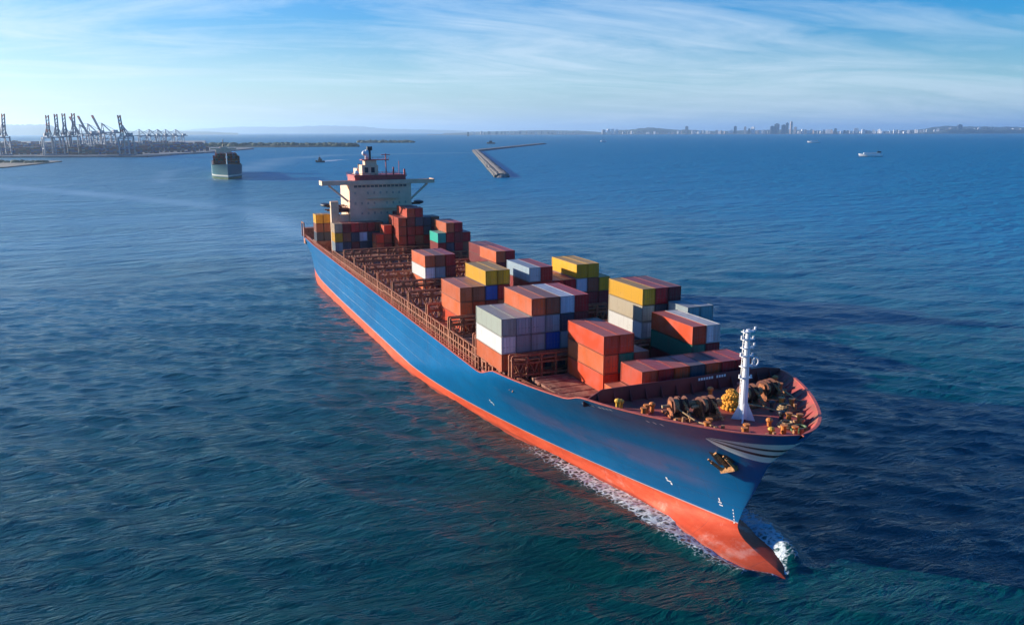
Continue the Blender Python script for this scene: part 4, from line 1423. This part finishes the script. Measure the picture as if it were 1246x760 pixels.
craft('ferry', 991, 3500, 48, 12, 6, R(93), 'small white boat lying below the tall towers of the far city', 'boat', white_hull, None, [(-18, 10, 5, 6, 9.5, WT)], (14, 6, 15))
craft('sailing_boat', 735, 4000, 30, 9, 4, R(85), 'tiny pale boat on the blue water below the white shore blocks', 'boat', white_hull, None, [(-8, 8, 3.5, 4, 9, WT)], (2, 9, 17))
craft('cargo_ship', 570, 9000, 70, 24, 12, R(0), 'faint dark ship on the horizon above the breakwater', 'ship', dark_hull, None, [(-24, -8, 10, 12, 42, DK)], (-15, 42, 60))

# foam streak behind the tug: a ragged sheet lying on the water
def foam_patch(name, pts, widths, seed):
    rr = random.Random(seed); b = MB(); L_ = []; R_ = []
    m = 5
    for k in range(len(pts) - 1):
        for i in range(m):
            f = i / m
            p = Vector(pts[k]).lerp(Vector(pts[k + 1]), f); w = widths[k] * (1 - f) + widths[k + 1] * f
            d = (Vector(pts[k + 1]) - Vector(pts[k])).normalized(); n = Vector((-d.y, d.x, 0))
            L_.append(p + n * w * rr.uniform(0.5, 1)); R_.append(p - n * w * rr.uniform(0.5, 1))
    vs = L_ + R_; n = len(L_)
    b.add([(v[0], v[1], 0.12) for v in vs] + [(v[0], v[1], -0.3) for v in vs],
          [(i, i + 1, n + i + 1, n + i) for i in range(n - 1)] + [(i, i + 2 * n, i + 1 + 2 * n, i + 1) for i in range(n - 1)] + [(n + i, n + i + 1, 3 * n + i + 1, 3 * n + i) for i in range(n - 1)])
    t = NT('wake_foam')
    nn = t.noise(0.06, 6, 0.65, t.coord())
    t.l(t.mix(t.step(nn, 0.35, 0.65), (0.08, 0.19, 0.26), (0.50, 0.55, 0.56)), t.b.inputs['Base Color'])
    t.b.inputs['Roughness'].default_value = 0.5
    return tag(b.build(name, t.m), kind='stuff')
foam_patch('tug_wake', [far(389, 1385), far(400, 1440), far(408, 1490), far(428, 1480)], [4, 16, 14, 5], 3)

# ------------------------------------------------------------------ breakwaters
def mole(name, pts, wtop, h, wbase, label):
    b = MB(); r_ = MB(); rr = random.Random(5)
    for a, c in zip(pts[:-1], pts[1:]):
        d = (c - a).normalized(); n = Vector((-d.y, d.x, 0))
        L_ = (c - a).length; m = max(2, int(L_ / 9))
        for k in range(m):
            p = a + d * (L_ * k / m); q_ = a + d * (L_ * (k + 1) / m)
            b.add([p + n * wtop, q_ + n * wtop, q_ - n * wtop, p - n * wtop] if False else
                  [tuple(p + n * wtop) [:2] + (h,), tuple(q_ + n * wtop)[:2] + (h,), tuple(q_ - n * wtop)[:2] + (h,), tuple(p - n * wtop)[:2] + (h,)] +
                  [tuple(p + n * wtop)[:2] + (h - 1.2,), tuple(q_ + n * wtop)[:2] + (h - 1.2,), tuple(q_ - n * wtop)[:2] + (h - 1.2,), tuple(p - n * wtop)[:2] + (h - 1.2,)],
                  [(0, 3, 2, 1), (0, 1, 5, 4), (2, 3, 7, 6), (1, 2, 6, 5), (3, 0, 4, 7)])
        m = int(L_ / 5)
        for k in range(m + 1):
            p = a + d * (L_ * k / max(m, 1))
            for s in (-1, 1):
                for q_ in range(2):
                    w = wtop + 1 + (wbase - wtop) * (q_ + 0.5) / 2
                    r_.ball((p.x + s * n.x * w + rr.uniform(-1, 1), p.y + s * n.y * w + rr.uniform(-1, 1), (h - 0.8) * (1 - (q_ + 0.4) / 2.2)), rr.uniform(2.0, 3.4), rr.uniform(2.0, 3.4), rr.uniform(1.2, 2.0), 6, 4)
    o = empty(name, (0, 0, 0)); tag(o, label, 'breakwater')
    b.build('walkway', M['concrete'], o); r_.build('rubble_slope', M['rock'], o)
    return o
e0, e1, e2 = far(611, 905), far(579, 2120), far(661, 3300)
mole('breakwater', [e0, e1], 2.0, 4.6, 6.2, 'pale straight breakwater of rubble and concrete reaching towards the ship')
mole('breakwater', [e1 + Vector((0, 0, 0)) + (e2 - e1).normalized() * 12, e2], 5, 4.0, 10, 'thin dark far arm of the breakwater running off to the right')
b = MB(); b.tube((e0.x, e0.y, 0), (e0.x, e0.y, 3.6), 7, 4, 12)
b.build('breakwater_head', M['rock'], bpy.data.objects['breakwater'])

# ------------------------------------------------------------------ left shore: spit, container port, woods, hills
def land(name, pts, h, m, kind='structure'):
    b = MB()
    ar = sum(pts[i].x * pts[(i + 1) % len(pts)].y - pts[(i + 1) % len(pts)].x * pts[i].y for i in range(len(pts)))
    pl = pts if ar > 0 else pts[::-1]
    b.prism([(p.x, p.y) for p in pl], -1.0, h)
    return tag(b.build(name, m), kind=kind)
land('spit', [far(-150, 1120), far(0, 1170), far(40, 1290), far(72, 1420), far(50, 1440), far(0, 1380), far(-150, 1330)], 1.6, M['sand'])
land('quay', [far(-260, 1560), far(0, 1650), far(178, 1672), far(214, 1850), far(245, 1950), far(308, 2440), far(300, 2520), far(245, 2600), far(250, 4600), far(-400, 4600)], 3.2, M['apron'])
def clumps(name, spots, m, kind='stuff', seed=1):
    b = MB(); rr = random.Random(seed)
    for (p, r_, h) in spots:
        b.ball((p.x, p.y, p.z), r_ * rr.uniform(0.8, 1.2), r_ * rr.uniform(0.8, 1.2), h * rr.uniform(0.7, 1.25), 7, 5)
    return tag(b.build(name, m, None, True), kind=kind)
rr = random.Random(8)
clumps('scrub', [(far(rr.uniform(-10, 52), rr.uniform(1330, 1375), 1.5), rr.uniform(4, 9), rr.uniform(1.5, 4)) for _ in range(60)], M['wood'], seed=2)
land('wooded_shore', [far(235, 2760), far(330, 2700), far(437, 2790), far(437, 2830), far(330, 3300), far(235, 3300)], 3, M['sand'])
clumps('woodland', [(far(rr.uniform(240, 434), rr.uniform(2780, 2900), 3), rr.uniform(8, 18), rr.uniform(5, 11)) for _ in range(420)], M['wood'], seed=3)
land('low_island', [far(438, 3700), far(505, 3850), far(505, 3900), far(438, 3900)], 3, M['sand'])
clumps('island_wood', [(far(rr.uniform(438, 503), rr.uniform(3760, 3880), 3), rr.uniform(9, 18), rr.uniform(4, 9)) for _ in range(110)], M['wood'], seed=4)
def ridge(name, D, prof, depth, seed):
    """a hill range with real depth: profile is (column, height in metres)"""
    rr = random.Random(seed); vs = []; fs = []
    nx = len(prof) * 10; ny = 8
    for j in range(ny + 1):
        v = j / ny
        for i in range(nx + 1):
            f = i / nx * (len(prof) - 1); k = min(int(f), len(prof) - 2); t = f - k; t = t * t * (3 - 2 * t)
            px = prof[k][0] + (prof[k + 1][0] - prof[k][0]) * (f - k); h = prof[k][1] + (prof[k + 1][1] - prof[k][1]) * t
            h *= math.sin(math.pi * v) ** 0.8
            h = max(h + (rr.uniform(-0.06, 0.06) * h if 0 < v < 1 else 0), -1) - (2 if v in (0, 1) else 0)
            p = far(px, D + depth * (v - 0.5), h)
            vs.append(p)
    n = nx + 1
    for j in range(ny):
        for i in range(nx):
            a = j * n + i; fs.append((a, a + 1, a + n + 1, a + n))
    b = MB().add(vs, fs)
    return tag(b.build(name, M['hill'], None, True), kind='structure')
ridge('hills', 17000, [(-200, 100), (-60, 190), (0, 205), (30, 202), (60, 205), (75, 90), (130, 75), (180, 75), (250, 60), (290, 30)], 2800, 1)
ridge('hills', 34000, [(200, 60), (250, 190), (300, 260), (345, 240), (390, 290), (430, 270), (480, 160), (540, 110), (600, 30)], 4000, 2)

# container yard: far-off blocks that read as one dark mass
yard = []
def yard_mesh():
    mats = ['MR', 'BR', 'NV', 'GY', 'BL', 'BR', 'MR', 'NV', 'BL']
    parts = {k: MB() for k in set(mats)}
    rr = random.Random(12)
    for D in (1760, 1850, 1960, 2080, 2240, 2420, 2640):
        px = -70
        lim = {1760: 172, 1850: 186, 1960: 232}.get(D, 242)
        while px < lim:
            w = rr.uniform(5, 13)
            for t_ in range(rr.randint(4, 7) if D < 2300 else rr.randint(5, 8)):
                for q_ in range(3):
                    a = px + w * q_ / 3; c = px + w * (q_ + 1) / 3 - 0.05
                    if rr.random() < 0.08: continue
                    p0, p1, p2, p3 = far(a, D), far(c, D), far(c, D + 26), far(a, D + 26)
                    parts[rr.choice(mats)].prism([(p3.x, p3.y), (p2.x, p2.y), (p1.x, p1.y), (p0.x, p0.y)][::1], 3.25 + 2.6 * t_, 3.25 + 2.6 * t_ + 2.5)
            px += w + rr.uniform(0.4, 1.6)
    vs = []; fs = []; mi = []; ms = []
    for k, p in parts.items():
        if not p.v: continue
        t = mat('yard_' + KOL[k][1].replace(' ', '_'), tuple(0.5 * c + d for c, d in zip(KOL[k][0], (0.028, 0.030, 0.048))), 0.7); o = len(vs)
        vs += p.v; fs += [tuple(i + o for i in f) for f in p.f]; mi += [len(ms)] * len(p.f); ms.append(t)
    m = bpy.data.meshes.new('container_yard'); m.from_pydata(vs, [], fs)
    for t in ms: m.materials.append(t)
    m.polygons.foreach_set('material_index', mi)
    m.update()
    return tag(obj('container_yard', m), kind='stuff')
yard_mesh()

def quay_crane(up=True, striped=False, lean=0.0):
    """ship-to-shore crane: local -y is the water side"""
    c = empty('quay_crane')
    paint = M['crane_white'] if True else None
    for x in (-11, 11):
        for y in (-14, 14):
            b = MB(); b.bar((x, y, 0), (x, y, 41), 2.3)
            b.build('leg', M['crane_white'] if striped else M['crane_blue'], c)
    b = MB()
    for y in (-14, 14):
        b.bar((-11, y, 15), (11, y, 15), 2.0); b.bar((-11, y, 38), (11, y, 38), 2.0)
        b.bar((-13, y, 1.4), (13, y, 1.4), 2.4)
    for x in (-11, 11):
        b.bar((x, -14, 15), (x, 14, 15), 1.8); b.bar((x, -14, 15), (x, 14, 38), 1.3); b.bar((x, -14, 38), (x, 14, 38), 1.8)
    b.build('portal_beams', M['crane_blue'], c)
    b = MB()
    for x in (-3.2, 3.2): b.bar((x, -16, 42), (x, 34, 42), 1.6, 2.6)
    for k in range(9): b.bar((-3.2, -14 + 6 * k, 42), (3.2, -14 + 6 * k, 42), 0.9)
    b.build('girder', M['crane_blue'], c)
    b = MB()
    for s in (-1, 1): b.bar((s * 8, -12, 41), (s * 1.5, -12, 66), 1.6); b.bar((s * 1.5, -12, 66), (s * 3, 12, 43), 1.1)
    b.bar((-2, -12, 66), (2, -12, 66), 1.6); b.bar((0, -12, 66), (0, 32, 43), 0.7)
    b.build('apex_frame', M['crane_blue'], c)
    b = MB(); b.box(-5, 5, 14, 26, 43.4, 49.5)
    b.build('machinery_house', M['crane_white'], c)
    b = MB(); b.box(-1.6, 1.6, -9, -5, 37.6, 40.6)
    b.build('operator_cab', M['crane_white'], c)
    a0 = Vector((0, -16, 43)); L_ = 46
    dvec = Vector((0, -math.sin(R(10 + lean)), math.cos(R(10 + lean)))) if up else Vector((0, -1, 0))
    n = 6
    for k in range(n):
        b = MB()
        p0 = a0 + dvec * (L_ * k / n); p1 = a0 + dvec * (L_ * (k + 1) / n)
        for x in (-2.6, 2.6): b.bar(p0 + Vector((x, 0, 0)), p1 + Vector((x, 0, 0)), 1.9, 2.6)
        b.bar(p0 + Vector((-2.6, 0, 0)), p1 + Vector((2.6, 0, 0)), 1.2)
        mm = (M['crane_red'] if k % 2 else M['crane_white']) if striped else (M['crane_blue'] if k < n - 1 else M['crane_red'])
        b.build('boom_section', mm, c)
    b = MB()
    tip = a0 + dvec * (L_ * (0.55 if up else 0.9))
    for x in (-2, 2): b.bar(Vector((x * 0.6, -12, 66)), tip + Vector((x, 0, 0)), 0.6)
    b.build('boom_stay', M['crane_blue'], c)
    return c
proto = {}
def place_crane(px, D, rot, label, up=True, striped=False, lean=0.0, sc_=1.0, group='cranes of the container port on the left shore'):
    k = (up, striped, lean)
    if k not in proto: proto[k] = quay_crane(up, striped, lean); o = proto[k]
    else: o = copy_tree(proto[k])
    p = far(px, D, 3.2); o.location = p
    o.rotation_euler = (0, 0, bearing(px) - math.pi / 2 + rot)
    o.scale = (sc_,) * 3
    return tag(o, label, 'crane', group)
place_crane(1.5, 1700, R(20), 'quay crane cut by the left picture edge, boom raised', True, False, 0, 0.93)
place_crane(58, 1715, R(8), 'red and white quay crane, leftmost of the raised boom row', True, True, 0, 0.90)
place_crane(69.5, 1740, R(4), 'blue quay crane with raised boom, just right of the red and white one', True, False, 0, 0.93)
place_crane(79, 1780, R(4), 'middle blue quay crane of three with straight raised booms', True, False, 0, 0.95)
place_crane(89, 1800, R(10), 'third blue quay crane with raised boom, before the leaning booms', True, False, 0, 0.96)
place_crane(104, 2120, R(-62), 'first of three quay cranes with booms leaning left', True, False, 14, 0.98)
place_crane(114, 2200, R(-62), 'second of three quay cranes with booms leaning left', True, False, 14, 1.02)
place_crane(131, 2260, R(-62), 'last of three quay cranes with booms leaning left', True, False, 14, 1.05)
place_crane(153, 1690, R(-24), 'red and white quay crane standing alone at the quay corner', True, True, 0, 0.89)
place_crane(120, 2350, R(-70), 'quay crane with lowered boom behind the leaning booms, left one', False, False, 0, 0.66)
place_crane(139, 2420, R(-70), 'quay crane with lowered boom behind the leaning booms, right one', False, False, 0, 0.66)
for k, (px, D, lab) in enumerate(((174, 2500, 'leftmost'), (186, 2560, 'second'), (196, 2620, 'third'), (206, 2700, 'fourth'), (218, 2780, 'rightmost'))):
    place_crane(px, D, R(-76 + 9 * (k % 3)), f'{lab} of the hazy far cranes with lowered booms behind the quay', False, False, 0, 0.82)

# ------------------------------------------------------------------ far city along the right horizon
CITY = {'pale': mat('pale_facade', (0.80, 0.79, 0.76), 0.7, var=0.1, scale=0.02), 'mid': mat('grey_facade', (0.24, 0.25, 0.27), 0.7, var=0.1, scale=0.02),
        'dark': mat('dark_facade', (0.03, 0.045, 0.07), 0.5, var=0.1, scale=0.02), 'warm': mat('warm_facade', (0.50, 0.40, 0.32), 0.7, var=0.1, scale=0.02)}
def building(px, wpx, hpx, mm, D, label, group=None, name='tower_block'):
    u = D / 1023.9
    p = far(px, D, 0)
    r_ = empty(name, p, bearing(px) + random.uniform(-0.4, 0.4))
    W = wpx * u; H = hpx * u + 4; Dp = max(18, min(W * 0.8, 60))
    b = MB(); b.box(-Dp / 2, Dp / 2, -W / 2, W / 2, 0, H * 0.93)
    b.build('facade', CITY[mm], r_)
    f = MB()
    n = max(2, int(H / 7))
    for k in range(n):
        z = H * 0.93 * (k + 0.6) / n
        f.box(-Dp / 2 - 0.25, Dp / 2 + 0.25, -W / 2 * 0.86, W / 2 * 0.86, z, z + 1.6)
    f.build('window_band', M['window'], r_)
    t = MB(); t.box(-Dp / 4, Dp / 4, -W / 4, W / 4, H * 0.93, H)
    t.build('roof_house', CITY[mm], r_)
    return tag(r_, label, 'building', group)
DC = 13000
land('far_shore', [far(520, 12600), far(900, 12500), far(1120, 12600), far(1420, 12400), far(1420, 13800), far(520, 13800)], 6, M['sand'])
crng = random.Random(21)
b_ = building
b_(836, 3.0, 9.5, 'dark', DC, 'single dark tower at the left end of the main far city')
b_(895, 3.4, 9.5, 'dark', DC, 'dark tower left of the white block in the far city')
b_(907, 2.4, 9.0, 'mid', DC, 'slim grey tower beside the white block in the far city')
b_(912, 2.2, 6.5, 'dark', DC, 'short dark tower touching the white block in the far city')
b_(916.5, 4.0, 8.5, 'pale', DC, 'bright white block among dark towers in the far city')
b_(940, 4.6, 9.5, 'dark', DC, 'left half of the broad dark tower pair on the skyline')
b_(945.5, 5.0, 12.5, 'dark', DC, 'taller right half of the broad dark tower pair')
b_(954, 5.0, 11.0, 'dark', DC, 'broad dark tower left of the tallest spire')
b_(958, 3.2, 13.5, 'dark', DC + 200, 'dark tower block just behind the tallest spire')
b_(963, 2.6, 15.0, 'warm', DC - 150, 'tallest slender spire of the far city skyline')
b_(968, 3.0, 8.5, 'mid', DC, 'grey tower just right of the tallest spire')
b_(1017, 3.0, 6.5, 'dark', DC, 'dark block right of the long white waterfront')
b_(1042, 5.0, 7.0, 'pale', DC, 'white peaked block midway along the right shore')
b_(1168, 4.5, 11.0, 'dark', DC, 'dark tower on the wooded hill at far right')
for k, (px, w, h) in enumerate(((735, 4, 5.5), (741, 3.6, 6.5), (746, 3.8, 6.5), (751, 3.2, 6.0))):
    b_(px, w, h, 'pale' if k else 'mid', DC, 'pale block in the row of white towers left on the far shore', 'white tower row left on the far shore')
for a, c, n, hs, mats_, lab in ((575, 700, 20, (1.5, 4), ('mid', 'pale', 'dark'), 'low hazy block on the shore beyond the breakwater'),
                               (757, 832, 16, (1.5, 4), ('pale', 'mid', 'warm'), 'low block on the shore left of the single dark tower'),
                               (840, 892, 14, (2.5, 5.5), ('pale', 'warm', 'pale'), 'low pale block between the dark towers on the far shore'),
                               (920, 936, 5, (2.5, 5), ('pale', 'mid'), 'low block between white block and dark tower pair'),
                               (970, 1016, 15, (3, 6.5), ('pale', 'warm', 'mid'), 'low pale block on the waterfront right of the spire'),
                               (1020, 1130, 30, (2, 5.5), ('pale', 'mid', 'pale', 'dark'), 'low pale block along the far right shore'),
                               (1135, 1244, 22, (4, 7.5), ('pale', 'mid', 'pale', 'dark'), 'pale block on the rise at the far right end')):
    for k in range(n):
        px = a + (c - a) * (k + crng.uniform(0.2, 0.8)) / n
        b_(px, crng.uniform(1.4, 3.6), crng.uniform(*hs), crng.choice(mats_), DC + crng.uniform(-120, 500), lab, lab + 's', 'shore_building')
ridge('hills', 14200, [(720, 10), (760, 70), (790, 105), (830, 70), (870, 50), (960, 70), (1020, 40), (1080, 40), (1110, 60), (1150, 120), (1200, 110), (1260, 100), (1340, 60)], 900, 5)
ridge('hills', 15500, [(540, 20), (600, 50), (660, 70), (700, 60), (740, 30), (790, 20)], 900, 6)
ridge('hills', 12750, [(1105, 4), (1135, 30), (1160, 75), (1200, 70), (1260, 60), (1330, 20)], 300, 9)
